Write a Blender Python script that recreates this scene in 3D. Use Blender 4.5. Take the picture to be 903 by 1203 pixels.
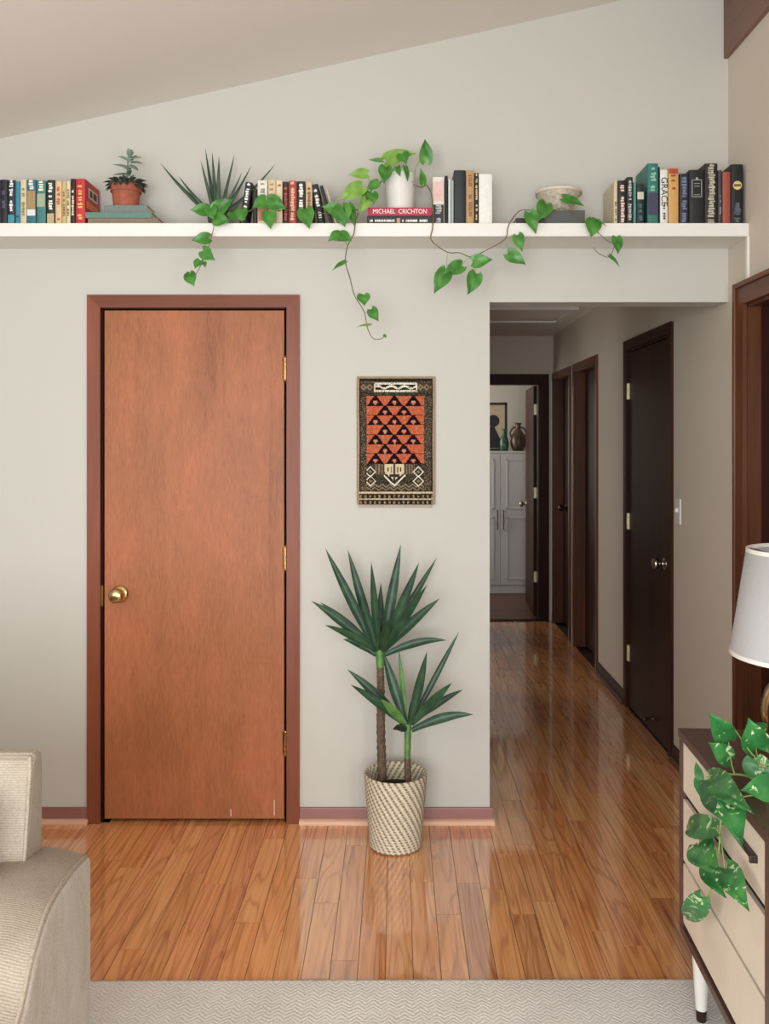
import bpy, bmesh, math, random
from mathutils import Vector, Matrix
random.seed(7)
for o in list(bpy.data.objects): bpy.data.objects.remove(o)
scene = bpy.context.scene
col = scene.collection
R = math.radians

# ------------------------------------------------------------------ camera, world, lights, exposure
XR_ = 389*3.6/1062.0
F = 1062.0; VX, VY = 466.0, 518.0; DW = 3.6; H = 1.519
cam_d = bpy.data.cameras.new('camera'); cam = bpy.data.objects.new('camera', cam_d); col.objects.link(cam)
cam.location = (0, -DW, H); cam.rotation_euler = (R(90), 0, 0)
cam_d.sensor_fit = 'HORIZONTAL'; cam_d.sensor_width = 36; cam_d.lens = F/903*36
cam_d.shift_x = (451.5-VX)/903; cam_d.shift_y = -(601.5-VY)/903
cam_d.clip_start = .05
scene.camera = cam

world = bpy.data.worlds.new('world'); scene.world = world; world.use_nodes = True
world.node_tree.nodes['Background'].inputs[0].default_value = (.75, .87, 1, 1)
world.node_tree.nodes['Background'].inputs[1].default_value = .6

def area(name, loc, rot, sx, sy, power, color):
    l = bpy.data.lights.new(name, 'AREA'); l.shape = 'RECTANGLE'; l.size = sx; l.size_y = sy
    l.energy = power; l.color = color
    o = bpy.data.objects.new(name, l); col.objects.link(o); o.location = loc; o.rotation_euler = rot
    return o
# area lights: invented windows behind the camera, unseen bedroom window, added side-room light
area('added_living_window_light', (-.55, -5.90, 1.28), (R(82), 0, 0), 2.9, 2.2, 225, (.90, .96, 1))  # invented window behind the camera, made tall to light lower wall and floor
area('added_side_window_light', (-2.53, -3.6, 1.5), (R(90), 0, R(-90)), 1.9, 1.5, 38, (.97, .98, 1))  # window invented on the left to brighten dresser front and right wall
area('added_right_window_light', (XR_-.03, -4.6, 1.05), (R(86), 0, R(90)), 1.3, 1.85, 90, (.97, .98, 1))  # window added on the right to brighten the sofa side
area('daylight_bedroom_window', (-.32, 5.3, 1.5), (R(90), 0, R(-90)), 1.1, 1.3, 24, (1, .97, .93))
area('added_study_light', (-.95, 2.6, 1.4), (R(90), 0, R(-90)), 1.0, 1.3, 11, (1, .98, .95))  # light put into the unseen side room to brighten the hallway wall
vs = scene.view_settings
vs.view_transform = 'Standard'; vs.look = 'None'; vs.exposure = -0.06; vs.gamma = 1; vs.use_curve_mapping = False

# ------------------------------------------------------------------ helpers
def P(px, py, Y):
    d = Y + DW
    return Vector(((px-VX)*d/F, Y, H-(py-VY)*d/F))
def PX(px, d): return (px-VX)*d/F
def PZ(py, d): return H-(py-VY)*d/F
def lin(h):
    if isinstance(h, str):
        h = h.lstrip('#'); c = [int(h[i:i+2], 16)/255 for i in (0, 2, 4)]
    else: c = [v/255 for v in h]
    return tuple((v/12.92 if v <= .04045 else ((v+.055)/1.055)**2.4) for v in c) + (1,)

class NT:
    def __init__(s, name):
        s.m = bpy.data.materials.new(name); s.m.use_nodes = True
        s.t = s.m.node_tree; s.n = s.t.nodes; s.b = s.n['Principled BSDF']
    def add(s, typ, **kw):
        n = s.n.new(typ)
        for k, v in kw.items():
            if k in n.inputs: n.inputs[k].default_value = v
            else: setattr(n, k, v)
        return n
    def link(s, a, b): s.t.links.new(a, b)
    def coord(s, kind='Object', scale=(1, 1, 1), rnd=0):
        tc = s.add('ShaderNodeTexCoord')
        mp = s.add('ShaderNodeMapping'); mp.inputs['Scale'].default_value = scale
        if kind == 'World':
            src = s.add('ShaderNodeNewGeometry').outputs['Position']
        else: src = tc.outputs[kind]
        if rnd:
            oi = s.add('ShaderNodeObjectInfo')
            ml = s.add('ShaderNodeVectorMath', operation='SCALE'); ml.inputs[0].default_value = (rnd, rnd*1.7, rnd*.6)
            s.link(oi.outputs['Random'], ml.inputs['Scale'])
            ad = s.add('ShaderNodeVectorMath', operation='ADD')
            s.link(src, ad.inputs[0]); s.link(ml.outputs[0], ad.inputs[1]); src = ad.outputs[0]
        s.link(src, mp.inputs['Vector'])
        return mp.outputs['Vector']
    def noise(s, vec, scale=5, detail=4, rough=.5, dist=0):
        n = s.add('ShaderNodeTexNoise'); n.inputs['Scale'].default_value = scale; n.inputs['Detail'].default_value = detail
        n.inputs['Roughness'].default_value = rough; n.inputs['Distortion'].default_value = dist
        s.link(vec, n.inputs['Vector']); return n.outputs['Fac']
    def ramp(s, fac, stops, interp='LINEAR'):
        r = s.add('ShaderNodeValToRGB'); r.color_ramp.interpolation = interp
        e = r.color_ramp.elements
        while len(e) < len(stops): e.new(.5)
        for el, (p, c) in zip(e, stops): el.position = p; el.color = c
        s.link(fac, r.inputs['Fac']); return r.outputs['Color']
    def mix(s, fac, a, b, mode='MIX'):
        m = s.add('ShaderNodeMix', data_type='RGBA', blend_type=mode)
        for sock, v in ((m.inputs[0], fac), (m.inputs[6], a), (m.inputs[7], b)):
            if hasattr(v, 'node'): s.link(v, sock)
            else: sock.default_value = v
        return m.outputs[2]
    def bump(s, h, strength=.2, dist=.005):
        b = s.add('ShaderNodeBump'); b.inputs['Strength'].default_value = strength; b.inputs['Distance'].default_value = dist
        s.link(h, b.inputs['Height']); s.link(b.outputs['Normal'], s.b.inputs['Normal'])
    def base(s, c):
        if hasattr(c, 'node'): s.link(c, s.b.inputs['Base Color'])
        else: s.b.inputs['Base Color'].default_value = c
    def set(s, rough=.5, metal=0, spec=.5, coat=0):
        s.b.inputs['Roughness'].default_value = rough; s.b.inputs['Metallic'].default_value = metal
        s.b.inputs['Specular IOR Level'].default_value = spec; s.b.inputs['Coat Weight'].default_value = coat
        return s

def plain(name, c, rough=.5, metal=0, var=.06, scale=40, bump=0, spec=.5):
    """procedural: base colour broken up by a fine noise"""
    t = NT(name); c = lin(c)
    v = t.coord('Object'); f = t.noise(v, scale, 3)
    d = tuple(max(0, x*(1-var*2)) for x in c[:3]) + (1,); l = tuple(min(1, x*(1+var*2)) for x in c[:3]) + (1,)
    t.base(t.ramp(f, [(.3, d), (.7, l)]))
    t.set(rough, metal, spec)
    if bump: t.bump(f, bump, .002)
    return t.m
def wood(name, dark, mid, light, axis='Z', rough=.35, grain=60, rnd=0, spec=.5, big=.6):
    t = NT(name)
    st = {'X': (1, grain, grain), 'Y': (grain, 1, grain), 'Z': (grain, grain, 1)}[axis]
    v = t.coord('World', st, rnd)
    sb = {'X': (.5, 5, 5), 'Y': (5, .5, 5), 'Z': (5, 5, .5)}[axis]
    v2 = t.coord('World', sb, rnd)
    f1 = t.noise(v, 3, 6, .65); f2 = t.noise(v2, 1.2, 3, .5, .6)
    c1 = t.ramp(f1, [(.3, lin(dark)), (.5, lin(mid)), (.75, lin(light))])
    c2 = t.ramp(f2, [(.3, lin(dark)), (.7, lin(light))])
    t.base(t.mix(big, c1, c2)); t.set(rough, spec=spec)
    t.bump(f1, .12, .001)
    return t.m

M = {}
def wallmat(name, c):
    t = NT(name); v = t.coord('World'); f = t.noise(v, 180, 3); g = t.noise(v, 1.3, 2)
    c = lin(c); t.base(t.ramp(g, [(.3, tuple(x*.98 for x in c[:3])+(1,)), (.7, c)]))
    t.set(.75, spec=.25); t.bump(f, .06, .001); return t.m
M['wall'] = wallmat('painted_wall', 'C3BFB5')
M['wall_warm'] = wallmat('greige_wall', 'D0C4B4')
M['ceil'] = wallmat('painted_ceiling', 'E6DCD2')
M['white'] = plain('white_gloss_paint', 'E2DDD4', .4, var=.006)
M['cab'] = plain('cabinet_white', 'D6D4D2', .45, var=.02)
def door_veneer():
    t = NT('door_veneer')
    v = t.coord('World', (170, 170, 22)); f1 = t.noise(v, 1.2, 5, .7)
    v2 = t.coord('World', (7, 5, .5)); f2 = t.noise(v2, 1.2, 4, .55, 1.0)
    v3 = t.coord('World', (3.2, 2, 1.5)); f3 = t.noise(v3, 1.5, 3, .5, .4)
    a = t.ramp(f1, [(.3, lin('5E2F18')), (.5, lin('A26038')), (.72, lin('C48056'))])
    b = t.ramp(f2, [(.34, lin('6A3A1E')), (.44, lin('9A5A32')), (.7, lin('B06A42'))])
    c = t.ramp(f3, [(.3, lin('80502E')), (.68, lin('B26A48'))])
    t.base(t.mix(.42, t.mix(.5, a, b), c)); t.set(.45, spec=.3); t.bump(f1, .12, .001); return t.m
M['veneer'] = door_veneer()
M['casing'] = wood('reddish_casing_wood', '582814', '7A3E24', '8E5036', 'Z', .42, spec=.3)
M['casing_x'] = wood('reddish_casing_wood_horizontal', '582814', '733A22', '864A32', 'X', .42, spec=.3)
M['base_x'] = wood('baseboard_wood', '7C4C40', '90605A', 'A0706A', 'X', .35)
M['quarter'] = wood('pale_quarter_round', 'C08868', 'D8A88A', 'E2B89C', 'X', .35)
M['dark'] = wood('dark_stained_wood', '1E100A', '33190E', '46261A', 'Z', .42, spec=.12)
M['dark_y'] = wood('dark_stained_wood_run', '1E100A', '33190E', '46261A', 'Y', .4, spec=.2)
M['midbrown'] = wood('brown_stained_wood', '3C2012', '5E3420', '76482E', 'Z', .35, spec=.25)
M['midbrown_y'] = wood('brown_stained_wood_run', '3C2012', '5E3420', '76482E', 'Y', .35, spec=.25)
M['beam'] = wood('beam_wood', '5E3E30', '7A5646', '8A6656', 'Y', .5, grain=40)
M['walnut'] = wood('walnut_case', '3E2A22', '553B30', '684A3C', 'Y', .35)
M['brass'] = plain('brass', 'CDB382', .22, 1, .05)
M['brass_dark'] = plain('aged_brass', '9A7440', .3, 1, .05)
M['nickel'] = plain('satin_nickel', 'B8B2A8', .2, 1, .04)
M['hinge'] = plain('pale_brass_hinge', 'D8CCAA', .35, .6, .05)
M['bronze'] = plain('dark_bronze', '4A3A30', .3, .8, .05)
M['black'] = plain('black_gap', '141210', .6)
def floor_mat():
    t = NT('oak_plank')
    v = t.coord('World', (70, 2.2, 70), 11); f1 = t.noise(v, 1.3, 6, .62)
    oi = t.add('ShaderNodeObjectInfo')
    vw = t.coord('World', (12, .8, 12), 23); fw = t.noise(vw, 1.0, 1, .4, .3)
    # cathedral grain: contour lines of a stretched noise
    mm = t.add('ShaderNodeMath', operation='MULTIPLY'); mm.inputs[1].default_value = 75; t.link(fw, mm.inputs[0])
    sn = t.add('ShaderNodeMath', operation='SINE'); t.link(mm.outputs[0], sn.inputs[0])
    c1 = t.ramp(f1, [(.3, lin('7E4220')), (.46, lin('DE9254')), (.56, lin('F6B070')), (.75, lin('FFCC90'))])
    c2 = t.ramp(oi.outputs['Random'], [(0, lin('D88448')), (.22, lin('F4B070')), (.4, lin('E09058')), (.55, lin('F8BE80')), (.7, lin('A8643A')), (.85, lin('F6AC7C')), (1, lin('C87C4C'))])
    g = t.ramp(sn.outputs[0], [(.0, lin('FFFFFF')), (.6, lin('F6EEE6')), (1, lin('B08C6C'))])
    x = t.mix(.55, c1, c2); x = t.mix(.42, x, g, 'MULTIPLY'); t.base(x)
    t.set(.22, spec=.5, coat=1); t.b.inputs['Coat Roughness'].default_value = .06; t.b.inputs['Coat IOR'].default_value = 2.5
    t.bump(f1, .04, .001); return t.m
M['plank'] = floor_mat()
M['subfloor'] = plain('dark_subfloor', '3A2416', .6)
M['bedroom_floor'] = wood('bedroom_floor', '4A3022', '5C3E2C', '6C4C38', 'X', .4)
def rug_mat():
    t = NT('woven_wool_rug'); v = t.coord('World')
    sx = t.add('ShaderNodeSeparateXYZ'); t.link(v, sx.inputs[0])
    def m(op, a, b=None):
        n = t.add('ShaderNodeMath', operation=op)
        for i, q in enumerate((a, b)):
            if q is None: continue
            if hasattr(q, 'node'): t.link(q, n.inputs[i])
            else: n.inputs[i].default_value = q
        return n.outputs[0]
    zig = m('ABSOLUTE', m('SUBTRACT', m('FRACT', m('MULTIPLY', sx.outputs[0], 24)), .5))
    ph = m('ADD', m('MULTIPLY', sx.outputs[1], 420), m('MULTIPLY', zig, 16))
    ph = m('ADD', ph, m('MULTIPLY', t.noise(v, 40, 2), 7))
    h = m('SINE', ph); nz = t.noise(v, 260, 3, .7); nb = t.noise(v, 7, 3)
    hh = m('ADD', m('MULTIPLY', h, .2), nz)
    c = t.ramp(hh, [(.1, lin('C2B8AE')), (.5, lin('E4DED8')), (.9, lin('F6F2EE'))])
    t.base(t.mix(.3, c, t.ramp(nb, [(.3, lin('D0C8C0')), (.7, lin('F0EAE4'))])))
    t.set(.95, spec=.1); t.bump(hh, .7, .004); return t.m
M['rug'] = rug_mat()
def fabric(name, a, b, c, axis):
    t = NT(name); v = t.coord('World')
    w = t.add('ShaderNodeTexWave', bands_direction=axis, Scale=62.0, Distortion=1.2); w.inputs['Detail Scale'].default_value = 8; t.link(v, w.inputs['Vector'])
    n = t.noise(v, 240, 4, .7); n2 = t.noise(v, 6, 3)
    f = t.add('ShaderNodeMath', operation='MULTIPLY_ADD'); f.inputs[1].default_value = .28
    t.link(w.outputs['Fac'], f.inputs[0]); t.link(n, f.inputs[2])
    cc = t.ramp(f.outputs[0], [(.3, lin(a)), (.6, lin(b)), (.9, lin(c))])
    t.base(t.mix(.3, cc, t.ramp(n2, [(.3, lin(a)), (.7, lin(c))]))); t.set(.95, spec=.1); t.bump(f.outputs[0], .45, .003); return t.m
M['sofa'] = fabric('beige_ribbed_fabric', '7E7060', '9C8F7E', 'B2A798', 'Y')
M['sofa_z'] = fabric('beige_ribbed_fabric_upright', '7E7060', '9C8F7E', 'B2A798', 'Z')
def brushed():
    t = NT('beige_brushed_fabric'); f = t.noise(t.coord('World', (22, 22, 9)), 1.3, 3, .55, .8); n = t.noise(t.coord('World'), 260, 3, .7)
    c = t.ramp(f, [(.3, lin('A79A8B')), (.7, lin('C2B7AA'))]); t.base(t.mix(.45, c, t.ramp(n, [(.3, lin('94877A')), (.7, lin('CEC4B8'))])))
    t.set(.95, spec=.1); t.bump(n, .4, .002); return t.m
M['sofa_side'] = brushed()
M['piping'] = plain('piping_cord', '9E917F', .9, var=.1, scale=200)
def leafmat(name, dark, mid, light, rough=.38, var=None, thr=.6):
    t = NT(name); v = t.coord('Object', (1, 1, 1), 5)
    f = t.noise(v, 22, 3); c = t.ramp(f, [(.25, lin(dark)), (.5, lin(mid)), (.8, lin(light))])
    if var:
        g = t.noise(t.coord('Object', (1, 1, 1), 9), 38, 4, .6, .8)
        c = t.mix(t.ramp(g, [(thr, (0, 0, 0, 1)), (thr+.06, (1, 1, 1, 1))]), c, lin(var))
    t.base(c); t.set(rough, spec=.45); t.b.inputs['Subsurface Weight'].default_value = 0
    t.bump(f, .08, .002); return t.m
M['philo'] = leafmat('heart_leaf_green', '285A1E', '3F7A2A', '5C9640')
M['philo2'] = leafmat('young_leaf_green', '5A8434', '78A044', '96B85C')
M['pothos'] = leafmat('variegated_leaf', '1E5428', '2F7238', '4A8C46', .32, 'C6D6A2', .585)
M['sword'] = leafmat('sword_leaf_green', '16301E', '234229', '365636', .42)
M['sword_light'] = leafmat('sword_leaf_base_green', '3E6A32', '568040', '6E9650', .45)
M['aloe'] = leafmat('aloe_green', '26382A', '354A36', '4C6248', .45)
M['succ'] = leafmat('succulent_grey_green', '4E6654', '6A806C', '8CA08E', .5)
M['succ_dark'] = leafmat('succulent_dark_frill', '262824', '363832', '4A4A40', .6)
M['stem'] = plain('vine_stem', '6A5A38', .6, var=.15)
M['stem_green'] = plain('petiole_green', '7E9A50', .5, var=.1)
M['trunk'] = plain('ringed_trunk', '5C4A38', .85, var=.25, scale=90, bump=.6)
M['soil'] = plain('dark_soil', '2A221C', .95, var=.3, scale=120, bump=.8)
M['ceramic'] = plain('white_ceramic', 'DDD8D0', .3, var=.01)
M['terracotta'] = plain('terracotta', '9A523A', .75, var=.08, bump=.2)
M['greypot'] = plain('dark_grey_pot', '4A504A', .6)
M['shade'] = NT('linen_lamp_shade')
def shade_mat():
    t = M['shade']; v = t.coord('Object', (300, 300, 300)); f = t.noise(v, 1, 3)
    t.base(t.ramp(f, [(.3, lin('AAA8A6')), (.7, lin('B0AEAC'))])); t.set(.85, spec=.2); t.bump(f, .05, .0005); M['shade'] = t.m
shade_mat()
M['cream'] = plain('cream_lacquer', 'DECDBA', .45, var=.03, scale=8)
M['pages'] = plain('book_pages', 'D8CCB4', .85, var=.12, scale=150)
_pc = {}
def pm(hexc, rough=.5, metal=0):
    k = (hexc, rough, metal)
    if k not in _pc: _pc[k] = plain('tint_' + hexc.lower(), hexc, rough, metal, .03, 60)
    return _pc[k]
def basket_mat():
    t = NT('woven_basket'); tc = t.add('ShaderNodeTexCoord'); sx = t.add('ShaderNodeSeparateXYZ'); t.link(tc.outputs['Object'], sx.inputs[0])
    def m(op, a, b=None):
        n = t.add('ShaderNodeMath', operation=op)
        for i, q in enumerate((a, b)):
            if q is None: continue
            if hasattr(q, 'node'): t.link(q, n.inputs[i])
            else: n.inputs[i].default_value = q
        return n.outputs[0]
    ang = m('ARCTAN2', sx.outputs[1], sx.outputs[0])
    fr = m('FRACT', m('ADD', m('MULTIPLY', ang, 30/(2*math.pi)), m('MULTIPLY', sx.outputs[2], 27.0)))
    row = m('FRACT', m('MULTIPLY', sx.outputs[2], 95))
    st = m('MULTIPLY', m('GREATER_THAN', fr, .56), m('GREATER_THAN', row, .22))
    nz = t.noise(t.coord('Object'), 160, 3)
    lightc = t.ramp(nz, [(.3, lin('BFB096')), (.7, lin('E2D6C0'))]); darkc = t.ramp(nz, [(.3, lin('6E604C')), (.7, lin('A09078'))])
    t.base(t.mix(st, lightc, darkc)); t.set(.8, spec=.2); t.bump(st, .35, .003)
    return t.m
M['basket'] = basket_mat()

class MB:
    def __init__(s): s.bm = bmesh.new()
    def box(s, x0, x1, y0, y1, z0, z1, bev=0, seg=2):
        r = bmesh.ops.create_cube(s.bm, size=1); vs_ = r['verts']
        for v in vs_: v.co = Vector((x0+(v.co.x+.5)*(x1-x0), y0+(v.co.y+.5)*(y1-y0), z0+(v.co.z+.5)*(z1-z0)))
        if bev:
            es = list({e for v in vs_ for e in v.link_edges})
            bmesh.ops.bevel(s.bm, geom=es, offset=bev, segments=seg, affect='EDGES', profile=.6)
        return s
    def prism(s, pts, y0, y1, axis='Y'):
        def mk(a, b, t):
            return {'Y': (a, t, b), 'X': (t, a, b), 'Z': (a, b, t)}[axis]
        A = [s.bm.verts.new(mk(a, b, y0)) for a, b in pts]; B = [s.bm.verts.new(mk(a, b, y1)) for a, b in pts]
        n = len(pts); s.bm.faces.new(A); s.bm.faces.new(B[::-1])
        for i in range(n): s.bm.faces.new((A[i], B[i], B[(i+1) % n], A[(i+1) % n]))
        return s
    def lathe(s, prof, n=32, c=(0, 0, 0), axis='Z'):
        c = Vector(c); rings = []
        def mk(r, h, a):
            x, y = r*math.cos(a), r*math.sin(a)
            return c + Vector({'Z': (x, y, h), 'Y': (x, h, y), 'X': (h, x, y)}[axis])
        for r, h in prof:
            if r < 1e-6: rings.append([s.bm.verts.new(mk(0, h, 0))])
            else: rings.append([s.bm.verts.new(mk(r, h, 2*math.pi*i/n)) for i in range(n)])
        for a, b in zip(rings, rings[1:]):
            for i in range(n):
                j = (i+1) % n
                if len(a) == 1 and len(b) == 1: continue
                if len(a) == 1: s.bm.faces.new((a[0], b[i], b[j]))
                elif len(b) == 1: s.bm.faces.new((a[i], b[0], a[j]))
                else: s.bm.faces.new((a[i], b[i], b[j], a[j]))
        return s
    def tube(s, pts, r, n=6, r1=None, smooth=True):
        pts = [Vector(p) for p in pts]
        if smooth and len(pts) > 2:
            q = []
            for i in range(len(pts)-1):
                p0 = pts[max(i-1, 0)]; p1 = pts[i]; p2 = pts[i+1]; p3 = pts[min(i+2, len(pts)-1)]
                for k in range(4):
                    t = k/4
                    q.append(.5*((2*p1)+(p2-p0)*t+(2*p0-5*p1+4*p2-p3)*t*t+(3*p1-p0-3*p2+p3)*t**3))
            q.append(pts[-1]); pts = q
        if r1 is None: r1 = r
        rings = []; N = len(pts); up = None
        for i, p in enumerate(pts):
            tg = (pts[min(i+1, N-1)]-pts[max(i-1, 0)])
            if tg.length < 1e-9: tg = Vector((0, 0, 1))
            tg.normalize()
            if up is None:
                up = tg.orthogonal().normalized()
            up = (up-tg*up.dot(tg))
            if up.length < 1e-6: up = tg.orthogonal()
            up.normalize(); sd = tg.cross(up)
            rr = r+(r1-r)*i/(N-1)
            rings.append([s.bm.verts.new(p+rr*(math.cos(2*math.pi*k/n)*up+math.sin(2*math.pi*k/n)*sd)) for k in range(n)])
        for a, b in zip(rings, rings[1:]):
            for k in range(n): s.bm.faces.new((a[k], a[(k+1) % n], b[(k+1) % n], b[k]))
        s.bm.faces.new(rings[0][::-1]); s.bm.faces.new(rings[-1])
        return s
    def grid(s, rows):
        vv = [[s.bm.verts.new(p) for p in r] for r in rows]
        for a, b in zip(vv, vv[1:]):
            for i in range(len(a)-1):
                try: s.bm.faces.new((a[i], a[i+1], b[i+1], b[i]))
                except ValueError: pass
        return s
    def quad(s, *p): s.bm.faces.new([s.bm.verts.new(q) for q in p]); return s
    def build(s, name, mat, parent=None, world=False, smooth=False, recalc=True):
        if recalc: bmesh.ops.recalc_face_normals(s.bm, faces=s.bm.faces)
        if world and parent is not None:
            off = Vector((0, 0, 0)); p = parent
            while p is not None: off += Vector(p.location); p = p.parent
            bmesh.ops.translate(s.bm, verts=s.bm.verts, vec=-off)
        me = bpy.data.meshes.new(name); s.bm.to_mesh(me); s.bm.free()
        if smooth: me.polygons.foreach_set('use_smooth', [True]*len(me.polygons))
        me.materials.append(mat)
        o = bpy.data.objects.new(name, me); col.objects.link(o)
        if parent is not None: o.parent = parent
        return o
def empty(name, loc=(0, 0, 0), rz=0):
    o = bpy.data.objects.new(name, None); col.objects.link(o); o.location = loc; o.rotation_euler = (0, 0, rz)
    o.empty_display_size = .05; return o
def tag(o, label, cat, group=None):
    o['label'] = label; o['category'] = cat
    if group: o['group'] = group
    return o
def struct(o, label=None, cat=None):
    o['kind'] = 'structure'
    if label: o['label'] = label
    if cat: o['category'] = cat
    return o
def sbox(name, mat, *b, parent=None, bev=0):
    return MB().box(*b, bev=bev).build(name, mat, parent)

# ------------------------------------------------------------------ the room shell
XR = 389*DW/F            # right wall
XL = -2.6; YB = -6.0; TH = .12
XO = PX(575, DW)         # left edge of the hallway opening
ZH = PZ(355, DW)         # opening head
YF = 4.03                # end wall of the hallway
ZHC = 2.403              # hallway ceiling
CS = (3.275-2.722)/(PX(733, DW)-PX(0, DW)); C0 = 2.722-CS*PX(0, DW)
def zc(x): return C0+CS*x
DX0, DX1 = PX(120, DW), PX(335, DW)   # main door opening
w = MB()
w.prism([(XL, 0), (DX0, 0), (DX0, ZH), (XL, ZH)], 0, TH)
w.prism([(DX1, 0), (XO, 0), (XO, ZH), (DX1, ZH)], 0, TH)
w.prism([(XL, ZH), (XR, ZH), (XR, zc(XR)), (XL, zc(XL))], 0, TH)
struct(w.build('wall_back', M['wall']), 'white painted wall with the wooden door and hallway opening', 'wall')
# right wall (room part with a door opening, then the hallway part with three door openings)
RW = 0.115
RD0, RD1 = -.20, -1.02                 # door in the right wall of the room
def yd(px): return XR*F/(px-VX)-DW
A0, A1 = yd(791)+.055, yd(734.5)-.055
B0, B1 = yd(702.5)+.05, yd(674)-.05
Cc0, Cc1 = yd(670.5)+.05, YF-.07
ZD = 2.035
def wall_x(name, mat, x0, x1, y0, y1, z1, opens, zo, z1b=None):
    m = MB(); y = y0
    for a, b in opens:
        m.box(x0, x1, y, a, 0, zo); y = b
    m.box(x0, x1, y, y1, 0, zo)
    m.box(x0, x1, y0, y1, zo, z1)
    return m.build(name, mat)
struct(wall_x('wall_right', M['wall_warm'], XR, XR+RW, YB, .06, zc(XR)+.02, [(-5.3, -3.9), (RD1, RD0)], ZD), 'greige right wall with dark door', 'wall')
struct(wall_x('wall_hallway_right', M['wall_warm'], XR, XR+RW, .06, YF, ZHC+.1, [(A0, A1), (B0, B1), (Cc0, Cc1)], ZD), 'shaded greige hallway wall with three dark doors', 'wall')
# left wall of the hallway with an open doorway, unseen from here
struct(wall_x('wall_hallway_left', M['wall_warm'], XO-.12, XO, TH, YF, ZHC+.1, [(2.0, 2.85)], ZD), 'greige hallway wall opposite the dark doors', 'wall')
struct(MB().prism([(XL-.1, zc(XL-.1)), (XR+RW, zc(XR+RW)), (XR+RW, zc(XR+RW)+.1), (XL-.1, zc(XL-.1)+.1)], YB-.1, TH).build('ceiling', M['ceil']), 'sloping painted ceiling', 'ceiling')
struct(sbox('ceiling_hallway', M['ceil'], XO-.12, XR+RW, TH, YF, ZHC, ZHC+.1), 'low flat hallway ceiling', 'ceiling')
m = MB().box(XL-.1, XL, YB, -4.6, 0, zc(XL)).box(XL-.1, XL, -2.6, TH, 0, zc(XL)).box(XL-.1, XL, -4.6, -2.6, 0, .7).box(XL-.1, XL, -4.6, -2.6, 2.3, zc(XL))
struct(m.build('wall_left', M['wall']), 'white wall with an invented window beside the sofa', 'wall')
m = MB()
m.box(XL-.1, -2.05, YB-.1, YB, 0, zc(XL)); m.box(.95, XR+RW, YB-.1, YB, 0, 3.4); m.box(-2.05, .95, YB-.1, YB, 0, .08)
m.prism([(XL-.1, 2.5), (XR+RW, 2.5), (XR+RW, zc(XR)), (XL-.1, zc(XL))], YB-.1, YB)
struct(m.build('wall_front', M['wall']), 'white wall with the invented wide window', 'wall')
wn = MB()
for x in (-2.05, -1.07, -.05, .91): wn.box(x, x+.04, YB-.07, YB-.03, .08, 2.5)
wn.box(-2.05, .95, YB-.07, YB-.03, .08, .13); wn.box(-2.05, .95, YB-.07, YB-.03, 2.45, 2.5)
struct(wn.build('added_window_1', M['white']), 'invented wide white patio window facing the wooden door', 'window')
wn = MB()
for y in (-4.6, -3.62, -2.64): wn.box(XL-.07, XL-.03, y, y+.04, .7, 2.3)
wn.box(XL-.07, XL-.03, -4.6, -2.6, .7, .74); wn.box(XL-.07, XL-.03, -4.6, -2.6, 2.26, 2.3)
struct(wn.build('added_window_2', M['white']), 'invented white window in the left wall', 'window')
wn = MB()
for y in (-5.3, -4.62, -3.94): wn.box(XR+.03, XR+.07, y, y+.04, 0, ZD)
wn.box(XR+.03, XR+.07, -5.3, -3.9, 0, .05); wn.box(XR+.03, XR+.07, -5.3, -3.9, ZD-.05, ZD)
struct(wn.build('added_window_3', M['white']), 'added white glazed patio door in the right wall', 'window')
# closet behind the wooden door, dark rooms behind the hallway doors
m = MB().box(DX0-.3, DX1+.3, .75, .8, 0, 2.4).box(DX0-.35, DX0-.3, TH, .8, 0, 2.4).box(DX1+.3, DX1+.35, TH, .8, 0, 2.4).box(DX0-.35, DX1+.35, TH, .8, 2.4, 2.45)
struct(m.build('wall_closet', M['wall_warm']), 'closet walls behind the wooden door', 'wall')
m = MB().box(XR+1.2, XR+1.25, -1.6, YF, 0, 2.45).box(XR+RW, XR+1.25, -1.65, -1.6, 0, 2.45).box(XR+RW, XR+1.25, -1.65, YF, 2.45, 2.5)
struct(m.build('wall_side_rooms', M['wall_warm']), 'dark room walls behind the hallway doors', 'wall')
m = MB().box(-1.05, -1.0, 1.5, 3.4, 0, 2.45).box(-1.05, XO-.12, 1.45, 1.5, 0, 2.45).box(-1.05, XO-.12, 3.4, 3.45, 0, 2.45).box(-1.05, XO-.12, 1.45, 3.45, 2.45, 2.5)
struct(m.build('wall_study', M['wall_warm']), 'small room opposite the hallway doors', 'wall')
# far bedroom
dF = YF+DW
def fx(px): return PX(px, dF)
FO0, FO1 = .48, fx(634)
ZFO = PZ(450, dF)
m = MB().box(XO-.12, FO0, YF, YF+.11, 0, ZFO).box(FO1, XR+RW+.8, YF, YF+.11, 0, ZFO).box(XO-.12, XR+RW+.8, YF, YF+.11, ZFO, ZHC+.1)
struct(m.build('wall_hallway_end', M['wall_warm']), 'greige wall at the end of the hallway', 'wall')
m = MB().box(-.4, 2.2, 5.95, 6.05, 0, 2.5).box(-.5, -.4, YF, 6.05, 0, 2.5).box(2.1, 2.2, YF+.11, 6.0, 0, 2.5).box(-.5, XO-.12, YF-.05, YF, 0, 2.5)
struct(m.build('wall_bedroom', M['wall']), 'pale bedroom wall behind the white cabinet', 'wall')
struct(sbox('ceiling_bedroom', M['ceil'], -.5, 2.2, YF+.11, 6.05, 2.42, 2.5), 'bedroom ceiling', 'ceiling')
struct(sbox('floor_bedroom', M['bedroom_floor'], -.5, 2.2, YF+.03, 6.05, -.06, -.002), 'brown bedroom floor', 'floor')
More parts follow.
